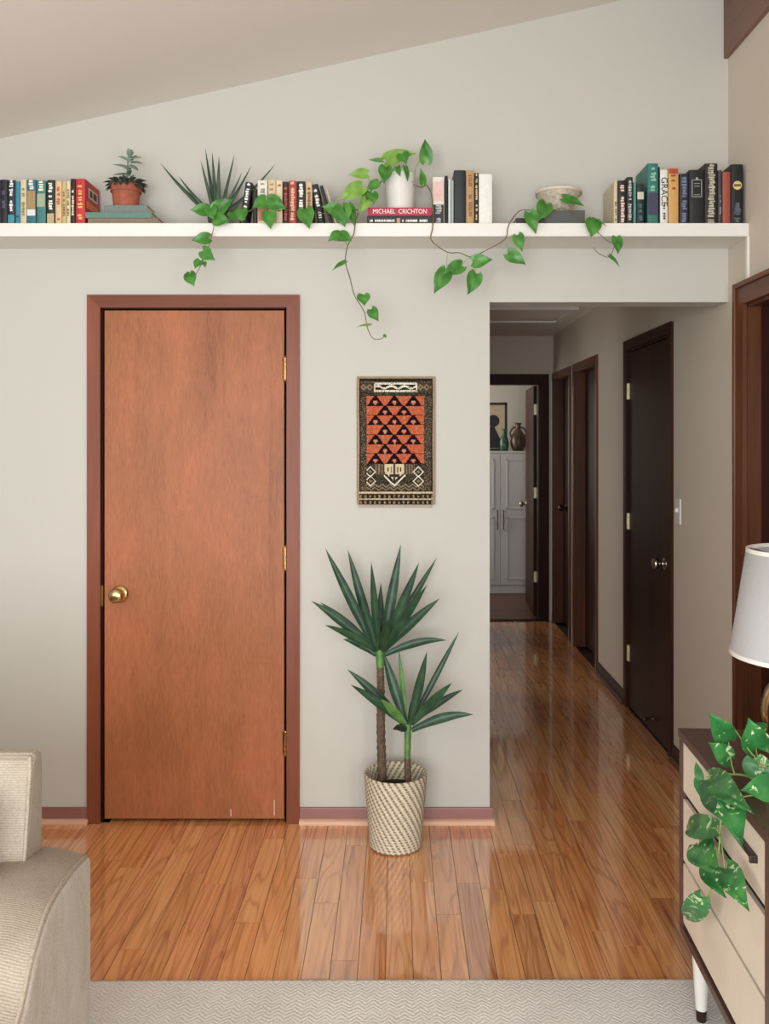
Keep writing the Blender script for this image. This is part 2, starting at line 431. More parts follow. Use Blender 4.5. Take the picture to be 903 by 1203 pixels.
th = sbox('threshold', M['dark'], FO0, FO1, YF-.02, YF+.05, -.01, .008); th.name = 'trim_5'
struct(th, 'dark threshold strip at the bedroom doorway', 'trim')

# floor: each plank a piece of its own on a dark subfloor
floor = struct(MB().box(XL-.1, XR+1.25, YB-.1, YF+.03, -.08, -.014).build('floor', M['subfloor']), 'glossy oak plank floor', 'floor')
pm_ = MB().box(-.5, .5, -.5, .5, -.013, 0); 
plank0 = pm_.build('plank', M['plank'], floor)
bv = bmesh.new(); bv.from_mesh(plank0.data)
bv.to_mesh(plank0.data); bv.free()
first = True
PW = .0795
i = 0; x = XR
while x > -2.25:
    xc_ = x-PW/2
    yend = YF+.02 if xc_ > XO else .002
    if xc_ < XO and xc_ > DX0 and xc_ < DX1: yend = .06
    y = -1.32-random.random()*.5
    while y < yend-.02:
        L = random.choice((.42, .6, .75, .9, 1.1, 1.35))
        y1 = min(y+L, yend)
        if yend-y1 < .15: y1 = yend
        o = plank0 if first else plank0.copy()
        if not first: col.objects.link(o); o.parent = floor
        first = False
        o.location = (xc_, (y+y1)/2, random.uniform(-.0006, 0)); o.scale = (PW-.0016, y1-y-.0016, 1)
        y = y1
    x -= PW; i += 1

# baseboards with a pale quarter round
def baseboard(name, x0, x1, label):
    b = struct(MB().box(x0, x1, -.012, 0, 0, .062, bev=.002).build(name, M['base_x']), label, 'baseboard')
    q = MB(); n = 5
    pts = [(-.012, 0)]+[(-.012-.018*math.cos(a), .02*math.sin(a)) for a in [i*math.pi/2/n for i in range(n+1)]]
    q.prism(pts, x0, x1+.006, 'X'); q.build('quarter_round', M['quarter'], b)
    return b
CX0, CX1 = PX(103.5, DW), PX(352, DW)
baseboard('baseboard_left', XL+.01, CX0, 'reddish baseboard with pale quarter round left of the wooden door')
baseboard('baseboard_middle', CX1, XO+.012, 'reddish baseboard with pale quarter round behind the woven basket')

# hallway baseboards
def hbase(name, y0, y1, label):
    b = struct(sbox(name, M['dark_y'], XR-.012, XR, y0, y1, 0, .075, bev=.002), label, 'baseboard')
    q = MB(); n = 5
    pts = [(XR-.012, 0)]+[(XR-.012-.016*math.cos(a), .018*math.sin(a)) for a in [i*math.pi/2/n for i in range(n+1)]]
    q.prism(pts, y0, y1, 'Y'); q.build('quarter_round', M['midbrown_y'], b)
hbase('baseboard_hallway', A1+.06, B0-.06, 'dark baseboard between two hallway doors')
hbase('baseboard_right', .0, A0-.06, 'dark baseboard between dresser and dark hallway door')
hbase('baseboard_corner', RD0+.1, -.0, 'dark baseboard in the corner behind the dresser')

# ------------------------------------------------------------------ doors
def hinge_front(parent, px, py):   # knuckles on a door facing the camera
    c = P(px, py, -.004); m = MB()
    for k in range(5): m.lathe([(0, k*.018), (.0055, k*.018), (.0055, k*.018+.0165), (0, k*.018+.0165)], 10, (c.x, c.y, c.z-.045))
    m.lathe([(0, -.053), (.004, -.052), (.0055, -.047), (0, -.045)], 10, c).lathe([(0, .045), (.0055, .047), (.004, .052), (0, .053)], 10, c)
    m.box(c.x-.012, c.x+.012, .002, .006, c.z-.045, c.z+.045)
    return m.build('hinge', M['brass_dark'], parent, world=True, smooth=False)
def knob(name, parent, c, axis='Y', sgn=-1, mat=None, k=1.0):
    prof = [(0, 0), (.031, 0), (.031, .004), (.024, .008), (.0125, .011), (.011, .024), (.014, .03), (.024, .036), (.0275, .046), (.0265, .056), (.02, .063), (.008, .066), (0, .066)]
    m = MB().lathe([(r*k, h*sgn*k) for r, h in prof], 28, c, axis)
    return m.build(name, mat, parent, world=True, smooth=True)
d1 = empty('door_1', ((DX0+DX1)/2, 0, 0)); struct(d1, 'reddish wood veneer door with round brass knob', 'door')
SX0, SX1 = PX(122.5, DW), PX(333.5, DW); SZ0, SZ1 = PZ(962, DW), PZ(364.5, DW)
MB().box(SX0, SX1, .002, .04, SZ0, SZ1, bev=.0015).build('door_slab', M['veneer'], d1, world=True)
CZ = PZ(347, DW); IX0, IX1, IZ = PX(119, DW), PX(337, DW), PZ(362, DW)
def casing(parent, x0, x1, z1, ix0, ix1, iz, y0, y1, mv, mh):
    m = MB().prism([(x0, 0), (ix0, 0), (ix0, iz), (x0, z1)], y0, y1); m.build('casing', mv, parent, world=True)
    m = MB().prism([(ix1, 0), (x1, 0), (x1, z1), (ix1, iz)], y0, y1); m.build('casing', mv, parent, world=True)
    m = MB().prism([(ix0, iz), (ix1, iz), (x1, z1), (x0, z1)], y0, y1); m.build('casing', mh, parent, world=True)
casing(d1, CX0, CX1, CZ, IX0, IX1, IZ, -.016, 0, M['casing'], M['casing_x'])
m = MB().box(DX0-.02, SX0-.006, 0, TH, 0, ZH).box(SX1+.004, DX1+.02, 0, TH, 0, ZH).box(DX0, DX1, 0, TH, SZ1+.006, ZH)
m.box(DX0, SX0+.012, .045, .06, 0, ZH).box(SX1-.012, DX1, .045, .06, 0, ZH).box(DX0, DX1, .045, .06, SZ1-.012, ZH)
m.build('jamb', M['dark'], d1, world=True)
for px, pa, pb in ((271, 951, 959), (322, 940, 958)):
    MB().box(PX(px, DW)-.0012, PX(px, DW)+.0012, .0012, .0022, PZ(pb, DW), PZ(pa, DW)).build('paint_scuff', M['ceramic'], d1, world=True)
for py in (433, 656, 874): hinge_front(d1, 335.3, py)
kb = knob('door_knob', d1, (PX(141, DW), .002, PZ(697.5, DW)), 'Y', -1, M['brass'], 1.08)
MB().lathe([(0, -.0675), (.006, -.0675), (.006, -.071), (0, -.0715)], 14, (PX(141, DW), .002, PZ(697.5, DW)), 'Y').build('knob_button', M['brass_dark'], kb, world=True)
MB().box(DX0-.006, DX0+.004, -.001, .03, PZ(712, DW), PZ(688, DW)).build('strike_plate', M['brass_dark'], d1, world=True)

# doors in the right-hand walls (openings along Y)
def side_door(name, y0, y1, recess, label, cw=.06, proud=.014, mat='dark', slabmat='dark', hinges=None, kn=None, zt=ZD, knmat='nickel', slab_swing=None):
    d = empty(name, (XR, (y0+y1)/2, 0)); struct(d, label, 'door')
    mv, mh = M[mat], M[mat + '_y']
    for a, b, ia, ib in ((y0-cw, y0-.004, 0, 1), (y1+.004, y1+cw, 1, 0)):
        outer = a if ia == 0 else b; inner = b if ia == 0 else a
        MB().prism([(outer, 0), (inner, 0), (inner, zt-.0), (outer, zt+cw)] if ia == 0 else [(inner, 0), (outer, 0), (outer, zt+cw), (inner, zt)], XR-proud, XR, 'X').build('casing', mv, d, world=True)
    MB().prism([(y0-.004, zt), (y1+.004, zt), (y1+cw, zt+cw), (y0-cw, zt+cw)], XR-proud, XR, 'X').build('casing', mh, d, world=True)
    if proud > .015:
        for ya, yb in ((y0-cw, y0-cw+.02), (y1+cw-.02, y1+cw)): MB().box(XR-proud-.010, XR-proud+.001, ya, yb, 0, zt+cw, bev=.004).build('casing_bead', mv, d, world=True)
        MB().box(XR-proud-.010, XR-proud+.001, y0-cw+.02, y1+cw-.02, zt+cw-.02, zt+cw, bev=.004).build('casing_bead', mh, d, world=True)
    j = MB().box(XR-.002, XR+RW, y0-.01, y0+.012, 0, zt+.01).box(XR-.002, XR+RW, y1-.012, y1+.01, 0, zt+.01).box(XR-.002, XR+RW, y0, y1, zt-.012, zt+.01)
    sx = recess+.042
    if sx < RW: j.box(XR+sx, XR+sx+.012, y0, y0+.025, 0, zt).box(XR+sx, XR+sx+.012, y1-.025, y1, 0, zt).box(XR+sx, XR+sx+.012, y0, y1, zt-.025, zt)
    j.build('jamb', mv, d, world=True)
    sl = MB().box(XR+recess, XR+recess+.038, y0+.015, y1-.015, .012, zt-.015, bev=.0015).build('door_slab', M[slabmat], d, world=True)
    for z in hinges or ():
        m = MB()
        yh = y1-.013
        m.lathe([(0, -.045), (.007, -.045), (.007, .045), (0, .045)], 10, (XR-.004, yh, z)).box(XR-.003, XR-.0005, yh-.03, yh+.03, z-.045, z+.045)
        m.build('hinge', M['hinge'], d, world=True)
    if kn:
        knob('door_knob', d, (XR+recess, kn[0], kn[1]), 'X', -1, M[knmat], 1.0)
    return d
dA = side_door('door_2', A0, A1, .002, 'dark wood hallway door with three brass hinges beside the light switch', cw=.055, hinges=[PZ(460, A1+DW), PZ(612, A1+DW), PZ(766, A1+DW)], kn=(A0+.085, .915), slabmat='dark')
MB().lathe([(0, 0), (.012, 0), (.012, -.004), (.005, -.006), (.005, -.055), (.011, -.058), (.011, -.07), (0, -.072)], 12, (XR, A0+.22, .11), 'X').build('door_stop', M['bronze'], dA, world=True, smooth=True)
side_door('door_3', B0, B1, .07, 'dark recessed hallway door midway along the wall', cw=.05, mat='midbrown', slabmat='dark')
side_door('door_4', Cc0, Cc1, .07, 'dark recessed hallway door beside the end wall', cw=.05, mat='midbrown', slabmat='dark', kn=(YF-.22, .97), knmat='bronze')
side_door('door_5', RD1, RD0, .045, 'dark brown door in a wide casing behind the lamp', cw=.085, proud=.018, mat='midbrown', slabmat='dark')

# bedroom doorway at the end of the hallway, with its open leaf
d6 = empty('door_6', (FO1, YF, 0)); struct(d6, 'open dark bedroom door at the end of the hallway', 'door')
cw = .075
MB().prism([(FO1-.002, 0), (FO1+cw, 0), (FO1+cw, ZFO+cw), (FO1-.002, ZFO)], YF-.014, YF).build('casing', M['dark'], d6, world=True)
MB().prism([(FO0-cw, 0), (FO0+.002, 0), (FO0+.002, ZFO), (FO0-cw, ZFO+cw)], YF-.014, YF).build('casing', M['dark'], d6, world=True)
MB().prism([(FO0, ZFO), (FO1, ZFO), (FO1+cw, ZFO+cw), (FO0-cw, ZFO+cw)], YF-.014, YF).build('casing', M['dark'], d6, world=True)
MB().box(FO1-.012, FO1+.01, YF, YF+.12, 0, ZFO).box(FO0-.01, FO0+.014, YF, YF+.12, 0, ZFO).box(FO0, FO1, YF, YF+.12, ZFO-.012, ZFO+.01).build('jamb', M['dark'], d6, world=True)
lx = FO1-.0
lf = MB().prism([(lx-.036, YF+.125), (lx, YF+.125), (lx+.042, YF+.885), (lx+.006, YF+.885)], .015, ZFO-.015, 'Z').build('door_slab', M['dark'], d6, world=True)
for z in (PZ(481, dF+.1), PZ(579, dF+.1), PZ(678, dF+.1)):
    MB().box(lx-.034, lx+.006, YF+.112, YF+.119, z-.045, z+.045).lathe([(0, -.045), (.006, -.045), (.006, .045), (0, .045)], 10, (lx+.008, YF+.112, z)).build('hinge', M['hinge'], d6, world=True)
knob('door_knob', d6, (lx+.003, YF+.82, PZ(592, dF+.82)), 'X', -1, M['nickel'], 1.0)

# attic hatch in the hallway ceiling
h = empty('attic_hatch', (.8, 2.7, ZHC-.02)); tag(h, 'flat attic hatch panel with trim in the hallway ceiling', 'hatch')
MB().box(XO+.06, XR-.16, 2.4, 3.0, ZHC-.008, ZHC-.0005).build('panel', M['ceil'], h, world=True)
MB().box(XO+.02, XR-.12, 3.0, 3.05, ZHC-.02, ZHC-.0005).box(XO+.02, XR-.12, 2.35, 2.4, ZHC-.02, ZHC-.0005).box(XO+.02, XO+.06, 2.4, 3.0, ZHC-.02, ZHC-.0005).box(XR-.16, XR-.12, 2.4, 3.0, ZHC-.02, ZHC-.0005).build('trim', M['white'], h, world=True)

# beam board along the top of the right wall, corner strip under the shelf
zb = PZ(69, DW)
struct(MB().prism([(XR-.018, zb), (XR, zb), (XR, zc(XR)+.01), (XR-.018, zc(XR-.018)+.01)], YB, 0).build('trim_1', M['beam']), 'brown beam board at the top of the right wall', 'beam')
dS = XR*F/(880-VX); YS = dS-DW      # shelf front
ZS1, ZS0 = PZ(262, dS), PZ(277.5, dS)
struct(MB().box(XR-.008, XR, YS-.0, YS+.018, PZ(341, YS+DW), ZS0-.001).build('trim_2', M['white']), 'thin white corner strip under the shelf end', 'trim')

struct(MB().box(XR-.022, XR-.001, YF-.022, YF-.0145, .08, ZFO+.02, bev=.003).build('corner_highlight', M['white']), 'thin white strip standing in for light caught in the hallway corner', 'trim')  # bright line of reflected light, put in as a white strip

# ------------------------------------------------------------------ light switch
sw = empty('light_switch', (XR, yd(797), 1.19)); tag(sw, 'white light switch plate on the hallway wall beside the dark door', 'light switch')
MB().box(-.006, 0, -.037, .037, -.06, .06, bev=.002).build('plate', M['ceramic'], sw)
MB().box(-.018, -.005, -.005, .005, -.004, .014, bev=.001).build('toggle', M['ceramic'], sw)

# ------------------------------------------------------------------ shelf
sh = MB().box(XL+.005, XR-.001, YS, -.001, ZS0, ZS1, bev=.002).build('wall_shelf', M['white'])
tag(sh, 'long white floating shelf high on the wall holding books and plants', 'shelf')

# ------------------------------------------------------------------ books
def glyphs(parent, x0, x1, y, z0, z1, color, name='title', dens=.75, cols=1, horiz=False):
    m = MB(); n = 0
    cwid = (x1-x0)/cols
    for c in range(cols):
        z = z0
        while z < z1:
            hgt = random.uniform(.004, .009)
            if random.random() < dens:
                a = x0+cwid*c+cwid*random.uniform(.02, .25); b = x0+cwid*(c+1)-cwid*random.uniform(.02, .25)
                m.quad((a, y, z), (b, y, z), (b, y, z+hgt), (a, y, z+hgt)); n += 1
                if random.random() < .6:
                    xm = a+(b-a)*random.uniform(.2, .7)
                    m.quad((xm, y, z+hgt), (xm+cwid*.22, y, z+hgt), (xm+cwid*.22, y, z+hgt+.003), (xm, y, z+hgt+.003))
            z += hgt+random.uniform(.002, .004)
    if n:
        o = m.build(name, pm(color), parent); o['kind'] = 'stuff'; return o
def band(parent, x0, x1, y, z0, z1, color, name='spine_panel'):
    return MB().box(x0, x1, y, y+.0006, z0, z1).build(name, pm(color), parent)
YSP = -.190
SD = YSP+DW
def book(p0, p1, ytop, color, label, group, depth=.13, lean=0, title=None, panels=(), ysp=YSP, zdrop=0, dens=.75):
    """upright book; spine faces the room. p0, p1: pixel columns of the spine's edges"""
    d = ysp+DW
    x0, x1 = PX(p0, d)+.0006, PX(p1, d)-.0006; t = x1-x0; h = PZ(ytop, d)-ZS1
    r = empty('book', ((x0+x1)/2, ysp, ZS1+.0003)); tag(r, label, 'book', group)
    c = .0022; hw = t/2
    m = MB()
    m.box(-hw, -hw+c, .003, depth, 0, h).box(hw-c, hw, .003, depth, 0, h)
    pts = []
    n = 6
    for i in range(n+1):
        a = math.pi*i/n
        pts.append((-hw*math.cos(a), .004-.004*math.sin(a)))
    pts += [(hw, .006), (-hw, .006)]
    m.prism(pts, 0, h, 'Z')
    m.build('cover', pm(color, .45), r)
    MB().box(-hw+c, hw-c, .006, depth-.004, .003, h-.003).build('pages', M['pages'], r)
    for (a, b, cl) in panels: band(r, -hw*.9, hw*.9, -.0012, h*a, h*b, cl)
    if title:
        tc, ta, tb = title[:3]
        glyphs(r, -hw*.62, hw*.62, -.0018, h*ta, h*tb, tc, dens=dens)
    if lean:
        r.rotation_euler = (0, R(lean), 0)
        # keep the lower edge on the shelf
        r.location.z += abs(math.sin(R(lean)))*hw
    return r
def text(parent, s, loc, size, color, rot=(R(90), 0, 0), name='title', sx=1, ext=.0003):
    cu = bpy.data.curves.new(name, 'FONT'); cu.body = s; cu.size = size; cu.align_x = 'CENTER'; cu.align_y = 'CENTER'; cu.extrude = ext
    tmp = bpy.data.objects.new('tmp', cu); col.objects.link(tmp)
    bpy.context.view_layer.update()
    me = bpy.data.meshes.new_from_object(tmp.evaluated_get(bpy.context.evaluated_depsgraph_get()))
    bpy.data.objects.remove(tmp); bpy.data.curves.remove(cu)
    me.name = name; me.materials.clear(); me.materials.append(pm(color))
    o = bpy.data.objects.new(name, me); col.objects.link(o); o.parent = parent; o.location = loc; o.rotation_euler = rot; o.scale = (sx, 1, 1)
    return o
G1 = 'books at the left end of the shelf'
book(-14, -7, 213, '6A4A3A', 'brown book at the far left end of the shelf row', G1)
book(-7, 0.5, 211, '2A3040', 'navy book left of the black book at the shelf row end', G1)
book(.5, 8.6, 211, '1E1A1E', 'black book with purple print left of the navy and white book', G1, title=('5A4A6A', .3, .9), dens=.4)
book(9, 17.6, 211.5, '1C2430', 'navy book with large white lettering beside the teal thin book', G1, title=('E2E2DC', .3, .95), panels=((0, .22, '3A8A96'),))
book(17.8, 23.4, 213, '2E8098', 'thin bright teal book right of the navy lettered book', G1, title=('183A48', .1, .9), dens=.4)
book(23.6, 31, 211, 'CDBE9E', 'cream book right of the thin teal book', G1, title=('8A7650', .2, .8))
book(31.2, 42.2, 211, '2C6478', 'blue book with brown and white picture panel on its spine', G1, panels=((.35, .75, 'A08458'), (.2, .34, 'D8D4C8')), title=('E0DCC8', .78, .95))
book(42.8, 53.6, 212, '3C7670', 'sea green book with pale picture beside the black book', G1, panels=((.4, .7, '9AA488'),), title=('E8E0CC', .72, .95))
book(54.8, 64.2, 211.5, '22201E', 'black book with white lettering and tan foot', G1, panels=((0, .25, 'B8A078'),), title=('E6DFCE', .28, .95))
book(64.6, 72.4, 213, 'D4B486', 'peach cream book with red print', G1, title=('B05A34', .1, .9), dens=.5)
book(72.6, 77.6, 213.5, 'C4AE78', 'thin mustard cream book in the left row', G1, title=('7A5A30', .2, .85), dens=.5)
book(77.8, 82.6, 213, 'D8C8A0', 'thin pale cream book left of the black one beside the red book', G1, title=('8A6A40', .2, .8), dens=.5)
book(82.8, 88.4, 210, '1A1614', 'thin black book against the bright red book', G1, title=('D8CCB0', .1, .7), dens=.6)
rb = book(88.7, 100, 210, 'B82A2C', 'bright red hardback with yellow lettering beside the terracotta pot', G1, depth=.165)
glyphs(rb, -.011, .011, -.0018, .02, .15, 'E8B060')
# print on the red cover that faces the pot (right board)
t_ = MB(); hw_ = (PX(100, SD)-PX(88.7, SD))/2-.0003
t_.box(hw_, hw_+.0006, .04, .14, .112, .15); t_.build('cover_panel', pm('E4C8B8'), rb)
t_ = MB().box(hw_+.0002, hw_+.0012, .05, .08, .118, .144).box(hw_+.0002, hw_+.0012, .09, .13, .118, .144); t_.build('cover_print', pm('4A2020'), rb)
t_ = MB()
for k in range(6): t_.box(hw_, hw_+.0006, .02+k*.022, .036+k*.022, .07, .095)
t_.build('cover_title', pm('E08A3A'), rb)

def flat_book(p0, p1, y0, y1, color, label, group, Y0=-.205, Y1=-.06, zbase=None, ttl=None, mat_title='E8E4DC'):
    d = Y0+DW
    x0, x1 = PX(p0, d), PX(p1, d); zt = PZ(y0, d); zb_ = zbase if zbase is not None else PZ(y1, d)
    r = empty('book', ((x0+x1)/2, Y0, zb_+.0003)); tag(r, label, 'book', group)
    w_ = (x1-x0)/2; h = zt-zb_-.0006; dp = Y1-Y0; c = .0022
    MB().box(-w_, w_, .002, dp, 0, c).box(-w_, w_, .002, dp, h-c, h).box(-w_, w_, 0, .005, 0, h, bev=.0015).build('cover', pm(color, .45), r)
    MB().box(-w_+.003, w_-.003, .005, dp-.004, c, h-c).build('pages', M['pages'], r)
    if ttl:
        o = text(r, ttl, (0, -.0008, h*.5), h*.78, mat_title)
        wt = max(v.co.x for v in o.data.vertices)-min(v.co.x for v in o.data.vertices)
        o.scale = (w_*2*.84/wt, 1, 1)
    r['top'] = zt
    return r
G1b = 'books lying under the terracotta pot'
fb = flat_book(103, 186, 256, 262, '7A6A54', 'brown book lying lowest under the terracotta pot', G1b, zbase=ZS1)
flat_book(100, 178, 249, 256, '5C7A70', 'dusty teal book lying between brown and grey books', G1b, zbase=fb['top']+.0003)
flat_book(122, 173, 240.8, 249, '6E7670', 'small grey book lying directly under the terracotta pot', G1b, Y0=-.19, Y1=-.085, zbase=PZ(249, -.205+DW)+.0005)

G2 = 'books between the aloe and the trailing plant'
book(280.5, 288.8, 214, '1C1A1A', 'black book with white lettering leaning right beside the aloe', G2, depth=.09, lean=9, title=('E0DCD4', .1, .92))
book(296.5, 302, 222, '26221E', 'short black book left of the white book by the aloe', G2)
book(302.3, 314, 212, 'DAD4C4', 'white book with grey print beside the leaning black one', G2, title=('8A8680', .55, .92), panels=((.08, .38, 'B8705A'),))
book(314.6, 323.8, 211.5, 'CDB894', 'tan cream book in the middle row', G2, title=('9A7A50', .4, .9), dens=.4)
book(324, 331.6, 212, 'D8C6A2', 'pale tan book left of the dark brown book', G2, title=('8A6A44', .3, .9), dens=.4)
book(331.8, 338.8, 213.5, '2A1E1C', 'dark brown book with red print left of the red book', G2, title=('B04A34', .1, .9))
book(339, 348.4, 212.5, 'A43A2C', 'brick red book with pale lettering', G2, title=('E0B090', .1, .92))
book(348.7, 358.4, 213, '1E1C1C', 'black book with white lettering right of the brick red book', G2, title=('E2DED4', .1, .92))
book(358.8, 366.8, 214, 'C8A880', 'tan book left of the black book leaning left', G2, title=('7A5030', .3, .9), dens=.4)
book(373, 381, 216.5, '181818', 'black book with white lettering leaning left against the tan one', G2, lean=-9, title=('D8D4CC', .15, .9))
book(387, 391.5, 217, '24221F', 'thin black book leaning left near the trailing plant', G2, lean=-15)
book(393.5, 396.5, 220, 'B8AC94', 'thin pale paperback leaning left near the trailing plant', G2, lean=-15)

G3 = 'books beside the white pot on the shelf'
fb = flat_book(431, 507.5, 253.6, 262, '1A1818', 'black book lying under the red book and white pot', G3, zbase=ZS1)
m = MB(); x_ = -.112
while x_ < .112:
    wl = random.uniform(.003, .0055)
    if not -.016 < x_ < .006 and random.random() < .86:
        m.quad((x_, -.0006, .007+random.uniform(-.001, .001)), (x_+wl, -.0006, .007), (x_+wl, -.0006, .016), (x_, -.0006, .0155))
    x_ += wl+random.uniform(.0012, .003)
o = m.build('title', pm('E8E4DC'), fb); o['kind'] = 'stuff'
MB().box(-.011, .002, -.0008, 0, .003, .021).build('spine_mark', pm('B08A5A'), fb)
fr = flat_book(432, 507, 243.7, 253.6, 'A8203A', 'crimson book with white lettering lying under the white pot', G3, zbase=fb['top']+.0003, ttl='MICHAEL  CRICHTON', mat_title='F0E6E0')
ZPOT = fr['top']
book(508, 521.8, 208, 'DCCFC4', 'white and pink book with black lower half beside the crimson book', G3, panels=((0, .42, '1E1C1C'), (.5, .9, 'D8B4AC')), title=('A8A4A0', .04, .38))
book(522.2, 526, 206.5, '1A1A1C', 'thin black book right of the pink and white book', G3)
book(526.3, 529.6, 210, 'C8CCC8', 'thin pale grey book in the short dark row', G3)
book(529.8, 532.8, 212, 'A8B0AC', 'thin grey green book left of the thick black book', G3)
book(533, 547, 200, '1C2022', 'thick black book left of the tan one', G3)
book(547.3, 556.8, 200, 'B08A5E', 'tan brown book between two black books', G3, title=('8A6238', .1, .9), dens=.5)
book(557, 562, 203, '1A1614', 'thin black book with gold print beside the white book', G3, title=('D0B070', .05, .95))
book(562.3, 578, 204.5, 'E2DED6', 'plain white book at the right end of the short dark row', G3)

G4 = 'books at the right end of the shelf'
book(720.6, 725.4, 213.5, 'C8B898', 'cream book at the left end of the row by the corner', G4, depth=.17, title=('6A5A44', .1, .5))
b_ = book(725.8, 735.6, 212, '1A1818', 'black book with cream and pink lettering beside the cream book', G4, depth=.17, title=('E0C0B0', .05, .9))
book(736, 743.4, 208, '1C1A1C', 'black book with white lettering left of the thin green book', G4, depth=.17, title=('B8B0B0', .1, .9))
book(743.8, 747.4, 214, '4A8A7A', 'thin sea green book between two black books', G4, depth=.15)
book(747.8, 756.4, 216, '1A2022', 'short black book with pale round mark left of the tall teal book', G4, depth=.15, panels=((.62, .8, 'C8C0A8'),), title=('3A6A64', .1, .5))
book(760.4, 773.2, 192, '2C6E62', 'tall teal hardback with a purple panel', G4, depth=.17, panels=((.16, .52, '3E3A50'),), title=('8AB8A4', .55, .95))
book(773.4, 775, 196, '161616', 'very thin black book left of the white lettered book', G4)
gb = book(775.2, 784.4, 199.5, 'DEDAD2', 'white book with large black vertical lettering', G4)
text(gb, 'GRACE', (0, -.0006, .125), .034, '1A1816', (R(90), R(90), 0), ext=.0004)
glyphs(gb, -.006, .006, -.0012, .02, .07, '3A3632', dens=.6)
book(784.8, 797, 197.5, 'C89A5A', 'amber book with red print right of the white lettered book', G4, title=('A03A28', .62, .92), panels=((.9, .99, 'A8482E'),))
book(797.8, 808.8, 204, '20202A', 'black book with grey blue lettering right of the amber book', G4, title=('6E7690', .05, .95))
eb = book(809.4, 827, 199.5, '15171A', 'thick black book with a framed silver emblem', G4)
m = MB(); hz = PZ(199.5, SD)-ZS1; wq = .019; z0q, z1q = hz*.5, hz*.82
for a in ((-wq, -wq+.0025, z0q, z1q), (wq-.0025, wq, z0q, z1q), (-wq, wq, z0q, z0q+.0025), (-wq, wq, z1q-.0025, z1q), (-.011, .011, z1q-.026, z1q-.024), (-.011, .011, z1q-.016, z1q-.014), (-.011, .011, z0q+.008, z0q+.01), (-.004, .004, z1q, z1q+.008)):
    m.box(a[0], a[1], -.0014, -.0008, a[2], a[3])
m.build('emblem', pm('A8A49A'), eb)
gb = book(827.6, 843, 192, '1C1A16', 'tall black book with dense silver gilt pattern on its spine', G4, title=('B8B096', .03, .97), dens=.95)
book(843.3, 848.2, 200, '3A3C40', 'thin dark grey book left of the rust book', G4, title=('8A8C90', .1, .9), dens=.5)
book(848.5, 858, 202, '9A4A3A', 'rust red book beside the last black book', G4)
ob = book(858.6, 873, 193, '14171A', 'black book with a gold oval badge beside the corner wall', G4, title=('5A6268', .05, .5), dens=.8)
MB().lathe([(0, -.0022), (.0165, -.0022), (.0165, 0), (0, 0)], 20, (0, 0, 0), 'Y').build('badge', pm('D8C078', .35), ob).location = (0, .0, .148)
ob.children[-1].scale = (1, 1, .7)
MB().box(-.013, .013, -.0028, -.0022, .144, .152).build('badge_print', pm('5A4A28'), ob)

# ------------------------------------------------------------------ leaves
def leaf_mesh(p0, p1, n, w, fold=.18, bend=.12, lobe=.16, prof=None):
    y = (p1-p0); L = y.length; y.normalize(); x = y.cross(n)
    if x.length < 1e-4: x = y.orthogonal()
    x.normalize(); z = x.cross(y)
    if z.dot(n) < 0: z = -z
    T = (0, .07, .16, .3, .45, .6, .75, .88, 1)
    W = prof or (.5, .84, .97, 1, .9, .7, .43, .19, .0)
    rows = []
    for t, ww in zip(T, W):
        row = []
        for s in (-1, -.6, -.25, 0, .25, .6, 1):
            back = lobe*L*abs(s)**1.5*max(0, 1-t/.35)**2
            pz = fold*w*.5*abs(s)*ww-bend*L*(t-.35)**2*1.6+.04*w*math.sin(s*4+t*7)
            row.append(p0+y*(t*L-back)+x*(s*w*.5*ww)+z*(pz))
        rows.append(row)
    return rows
def leaf(parent, p0, p1, w, mat, n=(0, -1, .25), node=None, pet_mat='stem_green', fold=.18, bend=.12, prof=None, lobe=.16, pr=.0011):
    p0, p1 = Vector(p0), Vector(p1); n = Vector(n).normalized()
    o = MB().grid(leaf_mesh(p0, p1, n, w, fold, bend, lobe, prof)).build('leaf', M[mat], parent, world=True, smooth=True, recalc=False)
    if node is not None:
        node = Vector(node); mid = (p0+node)/2+Vector((0, 0, .006))
        MB().tube([node, mid, p0], pr, 5).build('petiole', M[pet_mat], o, world=True, smooth=True)
    return o
def sword(parent, p0, p1, w, bulge, mat, name='leaf', thick=None, n=None, fold=.35, taper=False):
    p0, p1, bulge = Vector(p0), Vector(p1), Vector(bulge)
    c = (p0+p1)/2+bulge; rows = []
    N = 11
    for i in range(N+1):
        t = i/N
        p = p0*(1-t)**2+c*2*t*(1-t)+p1*t*t
        tg = ((c-p0)*(1-t)+(p1-c)*t).normalized()
        nn = Vector(n) if n else Vector((0, -1, .35))
        x = tg.cross(nn)
        if x.length < 1e-3: x = tg.orthogonal()
        x.normalize(); z = x.cross(tg)
        if z.dot(nn) < 0: z = -z
        ww = w*min(1, .5+1.35*t)*(1-max(0, (t-.45)/.55)**1.7) if t < 1 else .0004
        if taper: ww = w*(1-t)**.75 if t < 1 else .0004
        if thick:
            th_ = thick*(1-t)+.0006
            rows.append([p+x*ww*.5*math.cos(a)+z*th_*math.sin(a) for a in [2*math.pi*k/8 for k in range(9)]])
        else:
            rows.append([p+x*s*ww*.5+z*(fold*ww*.5*abs(s)) for s in (-1, -.5, 0, .5, 1)])
    return MB().grid(rows).build(name, M[mat], parent, world=True, smooth=True, recalc=False)

